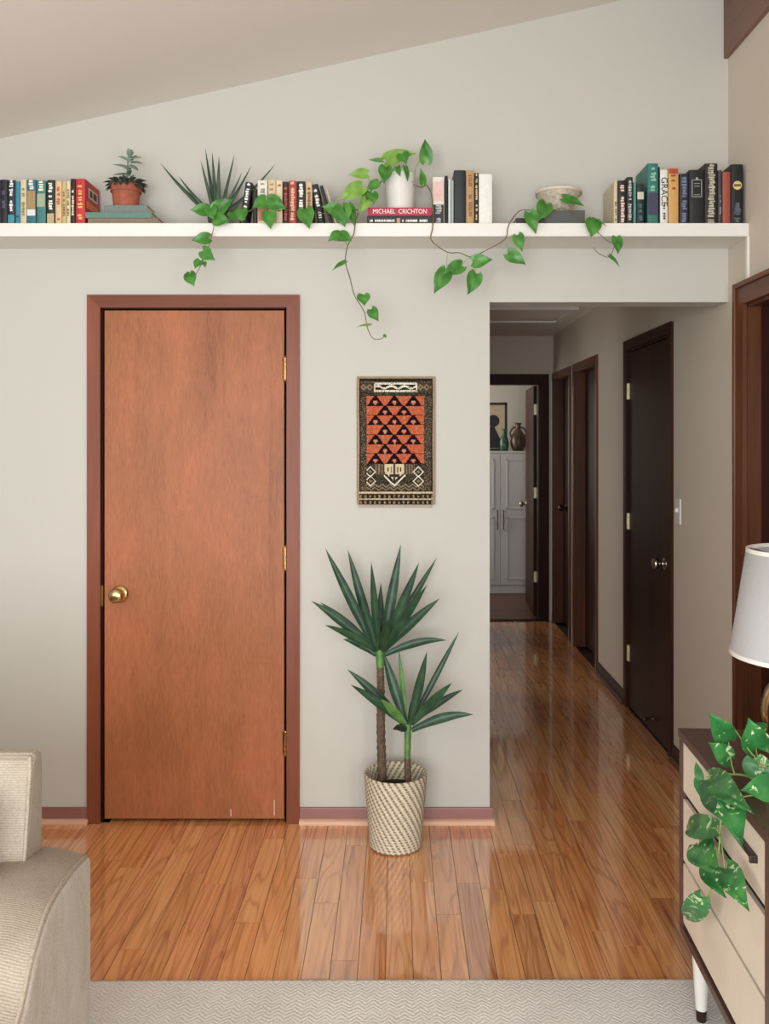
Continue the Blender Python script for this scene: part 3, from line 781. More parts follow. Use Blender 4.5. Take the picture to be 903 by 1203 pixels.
# ------------------------------------------------------------------ trailing plant in the white pot on the shelf
c2 = lambda x, y: (180+x/3.473, 150+y/3.473)
c3 = lambda x, y: (370+x/3.926, 150+y/3.926)
c4 = lambda x, y: (500+x/3.7625, 180+y/3.7625)
YP = -.115
pc = P(470, 243, YP)
ph = empty('trailing_plant', (pc.x, YP, ZPOT+.0003)); tag(ph, 'heart-leaved trailing plant in a white pot with long vines over the shelf', 'plant')
d_ = YP+DW; pr_ = PX(487.5, d_)-PX(470, d_); phh = PZ(206, d_)-ZPOT
MB().lathe([(0, 0), (pr_*.84, 0), (pr_*.88, .004), (pr_*.96, phh*.6), (pr_, phh), (pr_*.92, phh), (pr_*.9, phh-.015), (0, phh-.018)], 32).build('pot', M['ceramic'], ph, smooth=False)
MB().lathe([(0, phh-.012), (pr_*.895, phh-.016)], 24).build('soil', M['soil'], ph)
top = pc.copy(); top.z = ZPOT+phh-.012
YV = YS-.018     # in front of the shelf edge
def path(cf, pts, Y):
    out = []
    for k, q in enumerate(pts):
        yy = Y[k] if isinstance(Y, (list, tuple)) else Y
        out.append(P(*cf(q[0], q[1]), yy))
    return out
A_pts = [(350, 215), (300, 255), (260, 290), (215, 368), (188, 420), (178, 490), (150, 545), (140, 620), (160, 690), (180, 770), (210, 820), (230, 860), (240, 920), (265, 970), (300, 975), (320, 962)]
A_Y = [-.14, -.17, -.2, -.225, YV, YV-.008, YV-.01, YV-.01, YV-.006, YV-.004, YV, YV, YV, YV, YV, YV]
vA = path(c3, A_pts, A_Y)
MB().tube([top]+vA, .0026, 6, .0014).build('stem', M['stem'], ph, world=True, smooth=True)
B_pts = [(-25, 150), (0, 140), (25, 180), (32, 260), (30, 330), (25, 385), (95, 437), (150, 440), (200, 458), (260, 432), (350, 380), (365, 320), (410, 258), (455, 252), (530, 262), (600, 243), (660, 265), (705, 305), (760, 350), (800, 385), (830, 402), (825, 435), (805, 460), (760, 440), (740, 415)]
B_Y = [-.15, -.18, -.21, YV, YV, YV-.01, YV-.015, YV-.015, YV-.015, YV-.012, YV-.008, YV, YV+.01, -.21, -.21, -.205, -.22, YV, YV-.01, YV-.01, YV-.01, YV-.01, YV-.01, YV-.006, YV]
vB = path(c4, B_pts, B_Y)
MB().tube([top]+vB, .0024, 6, .0013).build('stem', M['stem'], ph, world=True, smooth=True)
# vine along the shelf to the aloe, hanging at its end
C_pts = [(860, 330), (760, 345), (690, 350), (620, 345), (560, 340), (490, 318), (440, 318), (380, 345), (320, 360), (280, 352), (240, 372), (247, 402), (230, 470), (215, 520), (195, 560), (170, 605), (152, 632)]
C_Y = [-.205, -.21, -.207, -.207, -.208, -.21, -.21, -.208, -.207, -.21, YV, YV-.006, YV-.01, YV-.01, YV-.008, YV-.006, YV-.004]
vC = path(c2, C_pts, C_Y)
MB().tube([vA[3]]+vC, .0022, 6, .0012).build('stem', M['stem'], ph, world=True, smooth=True)
def vleaf(cf, b, t, wpx, vine, Yb=None, Yt=None, mat='philo', n=None, fold=.18):
    sc = {c2: 3.473, c3: 3.926, c4: 3.7625}[cf]
    pb = cf(*b); pt = cf(*t)
    Yb = Yb if Yb is not None else YV-.012; Yt = Yt if Yt is not None else Yb-.012
    B, T = P(*pb, Yb), P(*pt, Yt)
    wd = wpx*1.22/sc*(Yb+DW)/F
    nd = min(vine, key=lambda q: (q-B).length)
    nn = n or (random.uniform(-.35, .35), -1, random.uniform(.0, .45))
    nn = Vector(nn); nn.z -= .3
    leaf(ph, B, T, wd, mat, nn, nd if (nd-B).length > .004 else None, fold=fold)
# left vine
for b, t, w_, mt, Yb, nn in [
    ((330, 150), (462, 110), 78, 'philo2', -.17, (.1, -.75, .7)), ((400, 120), (420, 165), 50, 'philo', -.19, (0, -1, .4)), ((310, 150), (246, 147), 18, 'stem', -.18, None),
    ((325, 180), (318, 256), 55, 'philo', -.2, None), ((415, 178), (430, 246), 26, 'philo', -.18, (.6, -.8, .1)), ((380, 180), (392, 225), 24, 'philo', -.17, (-.4, -1, 0)),
    ((240, 212), (152, 216), 46, 'philo2', -.21, (0, -.85, .5)), ((216, 272), (106, 332), 66, 'philo2', -.225, (0, -.9, .45)), ((290, 252), (232, 286), 36, 'philo', -.2, None),
    ((250, 302), (214, 335), 40, 'philo', -.22, None), ((262, 300), (272, 352), 46, 'philo', -.225, None), ((238, 330), (203, 392), 44, 'philo2', -.228, (.4, -1, .1)),
    ((110, 380), (30, 362), 52, 'philo', YV-.004, (0, -.9, .4)), ((122, 365), (134, 455), 78, 'philo', YV-.02, (-.2, -1, .3)), ((150, 355), (182, 446), 52, 'philo', YV-.012, (.55, -.9, .2)),
    ((118, 492), (60, 520), 52, 'philo', YV-.018, (-.2, -.85, .55)), ((112, 496), (168, 520), 56, 'philo', YV-.022, (.2, -.85, .55)), ((142, 615), (78, 654), 26, 'philo', YV-.014, (0, -.5, .85)),
    ((222, 770), (228, 820), 52, 'philo', YV-.012, (0, -.8, .6)), ((258, 838), (292, 892), 44, 'philo', YV-.01, None), ((258, 908), (188, 916), 18, 'philo2', YV-.01, (0, -.4, .9)), ((318, 955), (328, 970), 12, 'philo', YV, None)]:
    if mt == 'stem': mt = 'philo'
    vleaf(c3, b, t, w_, vA, Yb, None, mt, nn)
# right vine and upright leaves
up1 = P(*c3(484, 152), -.19)
MB().tube([top, P(*c3(458, 250), -.16), P(*c3(460, 195), -.18), up1], .0016, 5).build('stem', M['stem_green'], ph, world=True, smooth=True)
for cf, b, t, w_, Yb, nn in [(c3, (512, 158), (508, 50), 54, -.19, (.15, -1, .1)), (c3, (498, 262), (489, 186), 34, -.2, (.6, -.8, 0))]:
    vleaf(cf, b, t, w_, [up1, vB[0], vB[1]], Yb, None, 'philo', nn)
for b, t, w_, Yb, nn in [
    ((92, 518), (36, 618), 62, YV-.024, (-.2, -1, .2)), ((160, 495), (74, 534), 56, YV-.02, (0, -.9, .45)), ((222, 532), (188, 624), 60, YV-.022, (.2, -1, .2)), ((208, 480), (294, 468), 54, YV-.02, (0, -.9, .4)),
    ((405, 362), (426, 434), 44, YV-.012, None), ((364, 442), (442, 490), 52, YV-.018, (0, -.95, .3)), ((458, 262), (488, 354), 50, YV-.008, None), ((530, 222), (500, 296), 62, -.222, (.1, -1, .3)),
    ((608, 198), (702, 228), 42, -.2, (0, -.75, .65)), ((742, 296), (732, 370), 62, YV-.014, None), ((738, 288), (800, 318), 18, YV-.01, (0, -.4, .9)), ((842, 372), (852, 444), 44, YV-.016, (.2, -1, .1)), ((812, 452), (858, 498), 22, YV-.014, (.3, -.6, .6))]:
    vleaf(c4, b, t, w_, vB, Yb, None, 'philo', nn)
for b, t, w_, Yb, nn in [
    ((226, 338), (150, 332), 48, YV-.004, (0, -.85, .5)), ((232, 325), (246, 374), 46, YV-.008, None), ((252, 338), (324, 290), 56, YV-.008, (0, -.9, .4)), ((250, 372), (312, 380), 50, YV-.012, (0, -.9, .4)),
    ((320, 345), (330, 380), 36, -.21, None), ((358, 334), (362, 384), 44, -.212, None), ((462, 296), (402, 325), 50, YV-.002, (0, -.9, .4)), ((470, 295), (540, 330), 54, YV-.002, (0, -.9, .4)),
    ((470, 342), (478, 412), 52, YV-.01, None), ((618, 332), (636, 410), 58, YV-.01, None), ((228, 450), (156, 458), 44, YV-.014, (0, -.9, .4)), ((200, 502), (250, 540), 46, YV-.014, None),
    ((190, 540), (168, 574), 34, YV-.012, None), ((206, 548), (212, 570), 18, YV-.01, None), ((145, 596), (166, 646), 44, YV-.01, None), ((150, 600), (126, 606), 24, YV-.008, None)]:
    vleaf(c2, b, t, w_, vC, Yb, None, 'philo', nn)

# ------------------------------------------------------------------ aloe
ab = P(*c2(262, 300), -.068)
al = empty('aloe_plant', (ab.x, -.068, ZS1+.0003)); tag(al, 'spiky dark green aloe with long pointed leaves between the book rows', 'plant')
hA = .075
MB().lathe([(0, 0), (.03, 0), (.042, hA), (.044, hA+.004), (.038, hA+.004), (.036, hA-.01), (0, hA-.012)], 24).build('pot', M['greypot'], al)
MB().lathe([(0, hA-.006), (.0375, hA-.008)], 20).build('soil', M['soil'], al)
ab.z = ZS1+hA-.004
for (x, y, wpx, dy, bx) in [(28, 143, 30, -.03, 0), (103, 196, 26, -.06, 0), (212, 84, 27, .04, 0), (193, 132, 25, -.03, 0), (240, 98, 28, -.01, 0), (268, 115, 32, -.04, 0), (331, 107, 26, .03, 0), (399, 156, 26, .02, 0), (361, 184, 24, 0, 0), (497, 149, 30, .02, 0)]:
    dy *= .4; tip = P(*c2(x, y), -.068+dy); bw = wpx*.85/3.473*(DW-.13)/F
    dx = tip.x-ab.x
    sword(al, ab+Vector((max(-.025, min(.025, dx*.15)), dy*.2, 0)), tip, bw, (dx*.02, 0, -abs(dx)*.10), 'aloe', thick=.005, taper=True)

# ------------------------------------------------------------------ succulent in a terracotta pot
sp = P(148, 241, -.137); zpt = PZ(240.8, -.19+DW)+.001
su = empty('succulent', (sp.x, -.137, zpt)); tag(su, 'small grey-green succulent in a terracotta pot on stacked books', 'plant')
d_ = -.137+DW; r1 = 17.8*d_/F; r0 = 14.2*d_/F; hp = PZ(218, d_)-zpt
MB().lathe([(0, 0), (r0, 0), (r1*.9, hp*.68), (r1, hp*.68), (r1*1.02, hp), (r1*.92, hp), (r1*.85, hp-.012), (0, hp-.012)], 32).build('pot', M['terracotta'], su)
MB().lathe([(0, hp-.008), (r1*.86, hp-.01)], 20).build('soil', M['soil'], su)
base_ = Vector((sp.x, -.137, zpt+hp-.01))
for ring, (n_, z0_, za_, zb_, ext) in enumerate(((20, .010, -.016, .004, 1.32), (18, .014, .006, .026, 1.5))):
    for k in range(n_):
        a = 2*math.pi*(k+.5*ring)/n_; rr = r1*random.uniform(.95, 1.0)
        p0 = base_+Vector((math.cos(a)*rr*.8, math.sin(a)*rr*.8, z0_)); p1 = base_+Vector((math.cos(a)*rr*ext, math.sin(a)*rr*min(ext, 1.34), random.uniform(za_, zb_)))
        sword(su, p0, p1, .021, (0, 0, .012), 'succ_dark', thick=.006, n=(math.cos(a)*.5, math.sin(a)*.5, .8))
st_top = P(151, 180, -.137)
MB().tube([base_, base_+Vector((.004, 0, .04)), st_top], .0045, 7, .003).build('stem', M['succ'], su, world=True, smooth=True)
c1 = lambda x, y: (x/3.926, 160+y/3.926)
for (bx, by, tx, ty, dy) in [(600, 100, 590, 55, 0), (605, 105, 655, 98, -.02), (598, 115, 545, 92, -.01), (605, 120, 660, 128, -.02), (595, 145, 520, 132, -.02), (600, 135, 638, 160, -.03), (592, 175, 518, 180, -.02), (595, 180, 600, 155, -.04), (585, 200, 560, 175, -.03), (600, 195, 620, 180, -.02), (600, 95, 620, 75, -.01), (598, 90, 606, 60, .02), (605, 110, 632, 88, .02), (600, 150, 570, 150, .03), (590, 205, 540, 200, .0)]:
    sword(su, P(*c1(bx, by), -.137), P(*c1(tx, ty), -.137+dy), .019, (0, 0, .006), 'succ', thick=.004, n=(0, -.6, .8))

# ------------------------------------------------------------------ bowl on books
G5 = 'dark books lying under the bowl'
f1 = flat_book(606, 640, 256, 262, '2A2622', 'thin dark book lying left of the bowl books', G5, zbase=ZS1, Y0=-.2, Y1=-.08)
f2 = flat_book(641, 687, 247, 262, '4A4E48', 'thick dark grey green book lying under the cream bowl', G5, zbase=ZS1, Y0=-.2, Y1=-.07)
db = -.105+DW; zb0 = f2['top']
bw = empty('bowl', (PX(656, db), -.105, zb0+.0003)); tag(bw, 'cream ceramic bowl with speckled pattern on a dark book', 'bowl')
rr = 27*db/F; hb = PZ(226, db)-zb0
def bowl_mat():
    t = NT('speckled_bowl_glaze'); v = t.coord('Object'); f = t.noise(v, 90, 3, .6)
    t.base(t.ramp(f, [(.45, lin('C4B8A4')), (.6, lin('B4A68E')), (.68, lin('94866E'))])); t.set(.4); return t.m
MB().lathe([(0, 0), (rr*.45, 0), (rr*.5, .004), (rr*.62, hb*.3), (rr*.8, hb*.68), (rr*.98, hb*.93), (rr, hb), (rr*.95, hb), (rr*.78, hb*.66), (rr*.5, hb*.2), (0, hb*.14)], 40).build('body', bowl_mat(), bw, smooth=True)
MB().lathe([(rr*.955, hb*.9), (rr*1.005, hb*.88), (rr*1.02, hb), (rr*.99, hb*1.03), (rr*.945, hb)], 40).build('rim', pm('CFC4B0'), bw, smooth=True)

# ------------------------------------------------------------------ woven wall hanging
def hanging():
    x0, x1, zt, zb_ = PX(419, DW), PX(511, DW), PZ(442.5, DW), PZ(592.5, DW)
    NXc, NZc = 118, 190
    root = empty('wall_hanging', ((x0+x1)/2, -.001, zb_)); tag(root, 'small woven kilim rug with orange field hung on the wall', 'wall hanging')
    cols_ = {k: lin(v) for k, v in dict(edge='A88F78', dark='2E241E', dk2='4A3C30', tan='8E7A62', cream='D8C4A0', org='C4603C', org2='B24C30', pink='C08A74', blk='1C1014', wht='E6DCC8', grn='5A5844', red='7A2A20').items()}
    rnd = random.Random(3)
    def pick(u, v):
        X = 125+u*625; Y = 80+v*1010
        if u < .03 or u > .97 or v < .018: return 'edge' if rnd.random() < .8 else 'tan'
        n = rnd.random()
        if Y > 985:
            if 990 < Y < 1003 or 1042 < Y < 1054: return 'cream' if n < .8 else 'tan'
            if 1014 < Y < 1036 or 1062 < Y < 1086:
                q = ((X-150) % 38)
                return 'tan' if q < 16 and n < .8 else ('cream' if q < 5 else 'dark')
            return 'dark'
        if v < .035 or u < .05 or u > .95: return 'dark'
        # field
        if 205 < X < 660 and 235 < Y < 770:
            k = int((Y-235)/76.4); fy = (Y-235)/76.4-k
            pit = 150; off = 275 if k % 2 == 0 else 350
            q = ((X-off+pit/2) % pit)-pit/2
            if not (200 < X-q < 670) or (k % 2 == 1 and not 340 < X-q < 510): q = 99
            aq = abs(q)
            if fy > .93 and (k % 2 == 0 or True): return 'blk' if n < .85 else 'red'
            roof = 8+62*max(0, fy-.08)
            if fy < .3 and aq < 14: return 'blk'
            if fy > .12 and abs(aq-roof*.82) < 9+5*fy: return 'blk'
            if aq < roof*.82-6:
                if .5 < fy < .74 and aq < 15: return 'pink'
                if .74 <= fy < .9 and aq < 6: return 'pink'
                if fy > .72 and aq > 10: return 'blk'
                return 'blk' if fy < .45 else 'red'
            if n < .14: return 'pink'
            return 'org' if n < .75 else 'org2'
        if 205 < X < 660 and 770 <= Y:
            cx_ = abs(X-425)
            if Y < 850 and cx_ < 75 and cx_ < 90-(Y-775)*.25:
                if 20 < cx_ < 32 and 790 < Y < 840: return 'tan'
                if 45 < cx_ < 56 and 800 < Y < 830: return 'dark'
                if cx_ < 8: return 'dk2'
                return 'cream'
            if abs((Y-870)-(75-cx_)*.95) < 8 and cx_ < 85: return 'wht'
            if abs((Y-850)-(55-cx_)*.8) < 7 and cx_ < 60 and int(X/16) % 2: return 'wht'
            for cxm in (190,):
                for cyy in (832, 905):
                    dd = abs(cx_-cxm)/42+abs(Y-cyy)/42
                    if .82 < dd < 1.06: return 'wht'
                    if dd < .3: return 'tan'
            if Y < 850 and 75 < cx_ < 160: return 'tan' if int((X+Y*.0)/11) % 2 and n < .8 else 'dk2'
            zz = abs(((X) % 60)-30)
            if abs((Y-930)-zz*.8) < 6 or abs((Y-955)-zz*.8) < 5: return 'tan'
            return 'dark' if n < .7 else 'grn'
        if 130 < Y < 200:
            if 262 < X < 605:
                if Y < 142 or Y > 186 or X < 272 or X > 595: return 'wht' if n < .8 else 'tan'
                if abs(Y-164-9*math.sin(X/17)) < 9: return 'wht' if n < .85 else 'dark'
                return 'dark'
            zz = abs((X-205) % 50-25)+abs(Y-165)
            return 'tan' if 12 < zz < 26 else 'dk2'
        if 205 < Y < 235 : return 'grn' if n < .3 else 'dark'
        # side borders: small diagonal pattern
        q = int((X+Y*.9)/11)+int((X-Y*.9)/11)
        if n < .15: return 'tan'
        return ('dk2' if q % 2 else 'dark') if n < .85 else 'grn'
    verts, faces, fc = [], [], []
    for j in range(NZc+1):
        for i in range(NXc+1):
            u, v = i/NXc, j/NZc
            wx = .0015*math.sin(v*9) * (u-.5)
            verts.append((x0+(x1-x0)*u+wx, -.0075-.0012*math.sin(v*5+u*3)-.0005*math.sin(u*90), zt+(zb_-zt)*v))
    for j in range(NZc):
        for i in range(NXc):
            a = j*(NXc+1)+i; faces.append((a, a+NXc+1, a+NXc+2, a+1)); fc.append(cols_[pick((i+.5)/NXc, (j+.5)/NZc)])
    # sides and back
    nb = len(verts)
    verts += [(x0, -.001, zt), (x1, -.001, zt), (x1, -.001, zb_), (x0, -.001, zb_)]
    tl, tr, bl, br = 0, NXc, NZc*(NXc+1), NZc*(NXc+1)+NXc
    for f_ in ((nb, nb+1, tr, tl), (nb+1, nb+2, br, tr), (nb+2, nb+3, bl, br), (nb+3, nb, tl, bl), (nb, nb+3, nb+2, nb+1)):
        faces.append(f_); fc.append(cols_['edge'])
    off = Vector(root.location)
    me = bpy.data.meshes.new('weave'); me.from_pydata([tuple(Vector(v)-off) for v in verts], [], faces)
    at = me.color_attributes.new('dye', 'FLOAT_COLOR', 'CORNER')
    data = []
    for f_, c in zip(faces, fc): data += list(c)*len(f_)
    at.data.foreach_set('color', data)
    t = NT('dyed_wool_weave'); a = t.add('ShaderNodeVertexColor'); a.layer_name = 'dye'
    n_ = t.noise(t.coord('Object'), 900, 2); t.base(t.mix(.35, a.outputs['Color'], t.ramp(n_, [(.3, (.35, .35, .35, 1)), (.7, (1, 1, 1, 1))]), 'MULTIPLY')); t.set(.95, spec=.1); t.bump(n_, .5, .002)
    me.materials.append(t.m)
    o = bpy.data.objects.new('weave', me); col.objects.link(o); o.parent = root
    m = MB()
    for k in range(70):
        x = x0+.008+(x1-x0-.02)*k/69
        m.tube([(x, -.005, zb_+.002), (x+rnd.uniform(-.0015, .0015), -.006, zb_-.006), (x+rnd.uniform(-.003, .003), -.005, zb_-.012-rnd.uniform(0, .004))], .0011, 4, .0008, smooth=False)
    fr_ = m.build('fringe', pm('B89C88', .9), root, world=True)
hanging()

# ------------------------------------------------------------------ dracaena in a woven basket
YD = -.20; dD = YD+DW
dr = empty('dracaena_plant', (PX(464.5, dD), YD, 0.0006)); tag(dr, 'two-stemmed dracaena with sword leaves in a woven basket on the floor', 'plant')
rt = 36.5*dD/F; r0 = 30*dD/F; hb = PZ(907, dD)
prof = [(0, .002), (r0*.96, .002)]
NR = 26
for k in range(NR):
    for f_ in (0, .25, .5, .75):
        t = (k+f_)/NR; r = r0+(rt-r0)*t+.0022*math.sin(math.pi*f_) ; prof.append((r, .003+(hb-.006)*t))
prof += [(rt+.001, hb-.002), (rt-.003, hb), (rt-.007, hb-.003)]
for k in range(8): prof.append((rt-.009-.001*k, hb-.01-k*.012))
MB().lathe(prof, 72).build('basket', M['basket'], dr, smooth=True)
MB().lathe([(0, hb-.062), (rt*.6, hb-.064), (rt-.012, hb-.066)], 32).build('soil', M['soil'], dr)
c7 = lambda x, y: (350+x/3.086, 630+y/3.086)
def trunk(pts, r0_, r1_, mat, name='stem'):
    pts = [Vector(p) for p in pts]; m = MB(); N = 60; path_ = []
    rows = []
    for i in range(N+1):
        t = i/N*(len(pts)-1); k = min(int(t), len(pts)-2); f_ = t-k
        p = pts[k].lerp(pts[k+1], f_); r = (r0_+(r1_-r0_)*i/N)*(1+.10*math.sin(i*2.1)+random.uniform(-.05, .05))
        rows.append([p+Vector((r*math.cos(a), r*math.sin(a), .003*math.sin(a))) for a in [2*math.pi*q/12 for q in range(13)]])
    m.grid(rows); bmesh.ops.remove_doubles(m.bm, verts=m.bm.verts, dist=1e-6)
    return m.build(name, M[mat], dr, world=True, smooth=True)
cr1 = P(*c7(296, 425), YD+.02); t1b = P(*c7(305, 880), YD+.02)
trunk([t1b, P(*c7(300, 700), YD+.02), P(*c7(300, 560), YD+.02), P(*c7(298, 470), YD+.02)], .0175, .0135, 'trunk')
trunk([P(*c7(298, 472), YD+.02), cr1+Vector((0, 0, .02))], .0145, .016, 'sword_light', 'crown')
cr2 = P(*c7(398, 690), YD-.03)
trunk([P(*c7(398, 885), YD-.03), P(*c7(396, 800), YD-.03)], .0125, .0115, 'trunk')
trunk([P(*c7(396, 802), YD-.03), cr2+Vector((0, 0, .015))], .0115, .013, 'sword_light', 'crown')
def crown(c, Y0, leaves):
    for (x, y, wpx, dy, mt) in leaves:
        tip = P(*c7(x, y), Y0+dy); wd = wpx/3.086*dD/F
        v = tip-c; up_ = v.z
        st = c+Vector((max(-.014, min(.014, v.x*.1)), -.012 if dy < 0 else .01, .012 if up_ > .1 else -.01))
        sword(dr, st, tip, wd, (v.x*.06, 0, .035*abs(v.x)/.3+(.01 if up_ < .1 else 0)), mt, fold=.4)
crown(cr1, YD+.02, [(98, 42, 34, -.03, 'sword'), (180, 48, 34, .08, 'sword'), (265, 92, 28, -.08, 'sword'), (372, 30, 38, .03, 'sword'), (438, 96, 36, -.06, 'sword'), (503, 78, 26, .09, 'sword'), (467, 178, 32, -.12, 'sword'), (513, 226, 34, -.05, 'sword'), (538, 377, 30, .02, 'sword'),
    (48, 234, 32, -.05, 'sword'), (78, 238, 26, .09, 'sword'), (97, 322, 26, -.09, 'sword'), (163, 374, 26, .03, 'sword'), (225, 210, 34, -.04, 'sword'), (350, 260, 34, .06, 'sword'), (300, 170, 30, .1, 'sword'), (330, 300, 34, -.1, 'sword')])
crown(cr2, YD-.03, [(308, 418, 38, .06, 'sword'), (365, 408, 20, .1, 'sword_light'), (467, 418, 34, -.04, 'sword'), (584, 345, 22, .08, 'sword'), (557, 532, 34, -.08, 'sword'), (598, 556, 26, .06, 'sword'), (635, 647, 34, -.03, 'sword'), (178, 482, 34, .02, 'sword'), (190, 538, 30, -.07, 'sword'), (343, 702, 26, -.1, 'sword'), (430, 560, 26, .1, 'sword'), (300, 590, 32, -.09, 'sword_light')])

# ------------------------------------------------------------------ rug
rug = MB().box(-2.45, 1.2, -3.3, PZ(0, 1)*0-1.075, .0004, .013, bev=.004).build('area_rug', M['rug'])
tag(rug, 'greige woven area rug between sofa and dresser', 'rug')
rug.rotation_euler = (0, 0, R(.2))
# serged edge along the far side
MB().tube([(-2.44, -1.077, .0075), (1.19, -1.077, .0075)], .0068, 8, smooth=False).build('edge_binding', plain('rug_binding', 'A89C8E', .95, var=.2, scale=150), rug)
ZR = .0135

# ------------------------------------------------------------------ dresser
ang = math.atan2(46, 1062)
dr_d = 2.45
ds = empty('dresser', (PX(797.6, dr_d), dr_d-DW, ZR), -ang); tag(ds, 'mid-century walnut dresser with cream drawers and tapered white legs', 'dresser')
# local: x = depth away from the room (+X), y = 0 at far end, negative towards the viewer
LEN, DEP = 1.30, .44
ZT = PZ(855.3, dr_d)-ZR; ZBt = PZ(1092, dr_d)-ZR
tk = .022
MB().box(-.004, DEP, -LEN, .002, ZT-tk, ZT, bev=.002).build('top', M['walnut'], ds)
MB().box(0, DEP, -LEN, 0, ZBt, ZBt+tk, bev=.002).build('bottom', M['walnut'], ds)
for y in (-tk, -LEN): MB().box(0, DEP, y, y+tk, ZBt+tk, ZT-tk).build('side_panel', M['walnut'], ds)
MB().box(0, DEP-.01, -LEN/2-.012, -LEN/2+.012, ZBt+tk, ZT-tk).build('divider', M['walnut'], ds)
MB().box(.014, DEP-.005, -LEN+tk, -tk, ZBt+tk, ZT-tk).build('carcass', M['black'], ds)
za = [ZT-tk-.006, PZ(936, 2.44)-ZR, PZ(1011, 2.44)-ZR, ZBt+tk+.012]
for c0, c1_ in ((-LEN/2+.014, -tk-.003), (-LEN+tk+.003, -LEN/2-.014)):
    for k in range(3):
        zt_, zb_ = za[k], za[k+1]+(.022 if k == 0 else .010 if k == 1 else 0)
        f_ = MB().box(.004, .024, c0, c1_, zb_, zt_, bev=.0015).build('drawer_front', M['cream'], ds)
        if k == 0:
            m = MB(); ym = c0+.215; ln = .165; zz = zb_+.078
            m.box(-.010, .005, ym-ln, ym+ln, zz-.005, zz+.005, bev=.003)
            m.box(-.012, .005, ym-ln-.002, ym-ln+.007, zz-.011, zz+.005, bev=.002).box(-.012, .005, ym+ln-.007, ym+ln+.002, zz-.011, zz+.005, bev=.002)
            m.build('pull', plain('dark_pull_wood', '2A1C18', .4), f_)
for (x, y) in ((.03, -.1), (DEP-.05, -.1), (.03, -LEN+.1), (DEP-.05, -LEN+.1)):
    lg = MB().lathe([(0, .03), (.0145, .03), (.024, ZBt), (0, ZBt)], 20, (x, y, 0)).build('leg', M['ceramic'], ds, smooth=False)
    MB().lathe([(0, 0), (.0125, 0), (.0148, .036), (0, .037)], 20, (x, y, 0)).build('ferrule', M['bronze'], lg)
ZTOP = ZR+ZT

# ------------------------------------------------------------------ lamp
lc = (1.0, -1.4)
lp = empty('table_lamp', (lc[0], lc[1], ZTOP+.0004)); tag(lp, 'table lamp with white tapered shade and brass body on the dresser', 'lamp')
def sph(r, cz, n=16, cut=.0):
    return [(r*math.sin(math.pi*i/n), cz-r*math.cos(math.pi*i/n)) for i in range(n+1)]
MB().lathe([(0, 0), (.06, 0), (.06, .01), (.05, .014), (0, .014)], 32).build('foot', M['bronze'], lp, smooth=False)
rB = .110; czB = .014+rB*.985
m = MB().lathe([(0, -.044), (rB*.4, -.042), (rB*.75, -.036), (rB*.93, -.028), (rB*.985, -.018), (rB, 0), (rB*.985, .018), (rB*.93, .028), (rB*.75, .036), (rB*.4, .042), (0, .044)], 48, (0, 0, czB), 'Y')
m.build('body', M['brass'], lp, smooth=True)
MB().tube([(rB*.96*math.cos(a), -.027, czB+rB*.96*math.sin(a)) for a in [2*math.pi*k/48 for k in range(49)]], .004, 6, smooth=False).build('body_rim', M['bronze'], lp, smooth=True)
zs0, zs1 = PZ(771, 2.2)-ZTOP, PZ(646, 2.2)-ZTOP
MB().lathe([(.012, czB+rB-.002), (.012, czB+rB+.02), (.007, czB+rB+.022), (.007, zs0+.1), (0, zs0+.1)], 16).build('neck', M['brass_dark'], lp)
rs0, rs1 = 1.0-PX(862, 2.2), 1.0-PX(881, 2.2)
MB().lathe([(rs0, zs0), (rs1, zs1), (rs1-.003, zs1), (rs0-.003, zs0), (rs0, zs0)], 64).build('shade', M['shade'], lp, smooth=True)
for r_, z_ in ((rs0, zs0), (rs1, zs1-.008)):
    MB().lathe([(r_+.0018, z_-.001), (r_+.001, z_+.009), (r_-.0038, z_+.009), (r_-.0038, z_-.001), (r_+.0018, z_-.001)], 64).build('shade_trim', M['ceramic'], lp, smooth=False)
m = MB()
for k in range(3):
    a = 2*math.pi*k/3+.4
    m.tube([(0, 0, zs1-.03), ((rs1-.003)*math.cos(a), (rs1-.003)*math.sin(a), zs1-.006)], .0015, 5, smooth=False)
m.tube([(0, 0, zs0+.1), (0, 0, zs1-.03)], .003, 6, smooth=False)
m.build('shade_frame', M['brass_dark'], lp)
MB().lathe([(0, zs0+.1), (.018, zs0+.1), (.028, zs0+.14), (.03, zs0+.165), (.02, zs0+.19), (0, zs0+.196)], 20).build('bulb', M['ceramic'], lp, smooth=True)

# ------------------------------------------------------------------ variegated plant on the dresser
pt = empty('pothos_plant', (1.02, -1.78, ZTOP+.0004)); tag(pt, 'variegated pothos trailing over the front of the dresser', 'plant')
MB().lathe([(0, 0), (.065, 0), (.07, .005), (.085, .12), (.088, .125), (.08, .125), (.076, .11), (0, .108)], 32).build('pot', M['ceramic'], pt)
MB().lathe([(0, .114), (.077, .112)], 24).build('soil', M['soil'], pt)
cd = lambda x, y: (783+x/7.517, 830+y/7.517)
cb = lambda x, y: (780+x/3.138, 820+y/3.141)
def dpl(px, off=.03):
    return (.659-off)/((px-VX)/F-.0433)
def Pd(q, off): return P(q[0], q[1], dpl(q[0], off)-DW)
root_p = Vector((1.0, -1.78, ZTOP+.115))
s1 = [root_p, Vector((.95, -1.72, ZTOP+.16)), P(905, 898, -1.62), P(*cd(780, 450), -1.56), P(*cd(640, 260), -1.5), P(*cd(540, 115), -1.46)]
MB().tube(s1, .0026, 6, .0015).build('stem', M['stem_green'], pt, world=True, smooth=True)
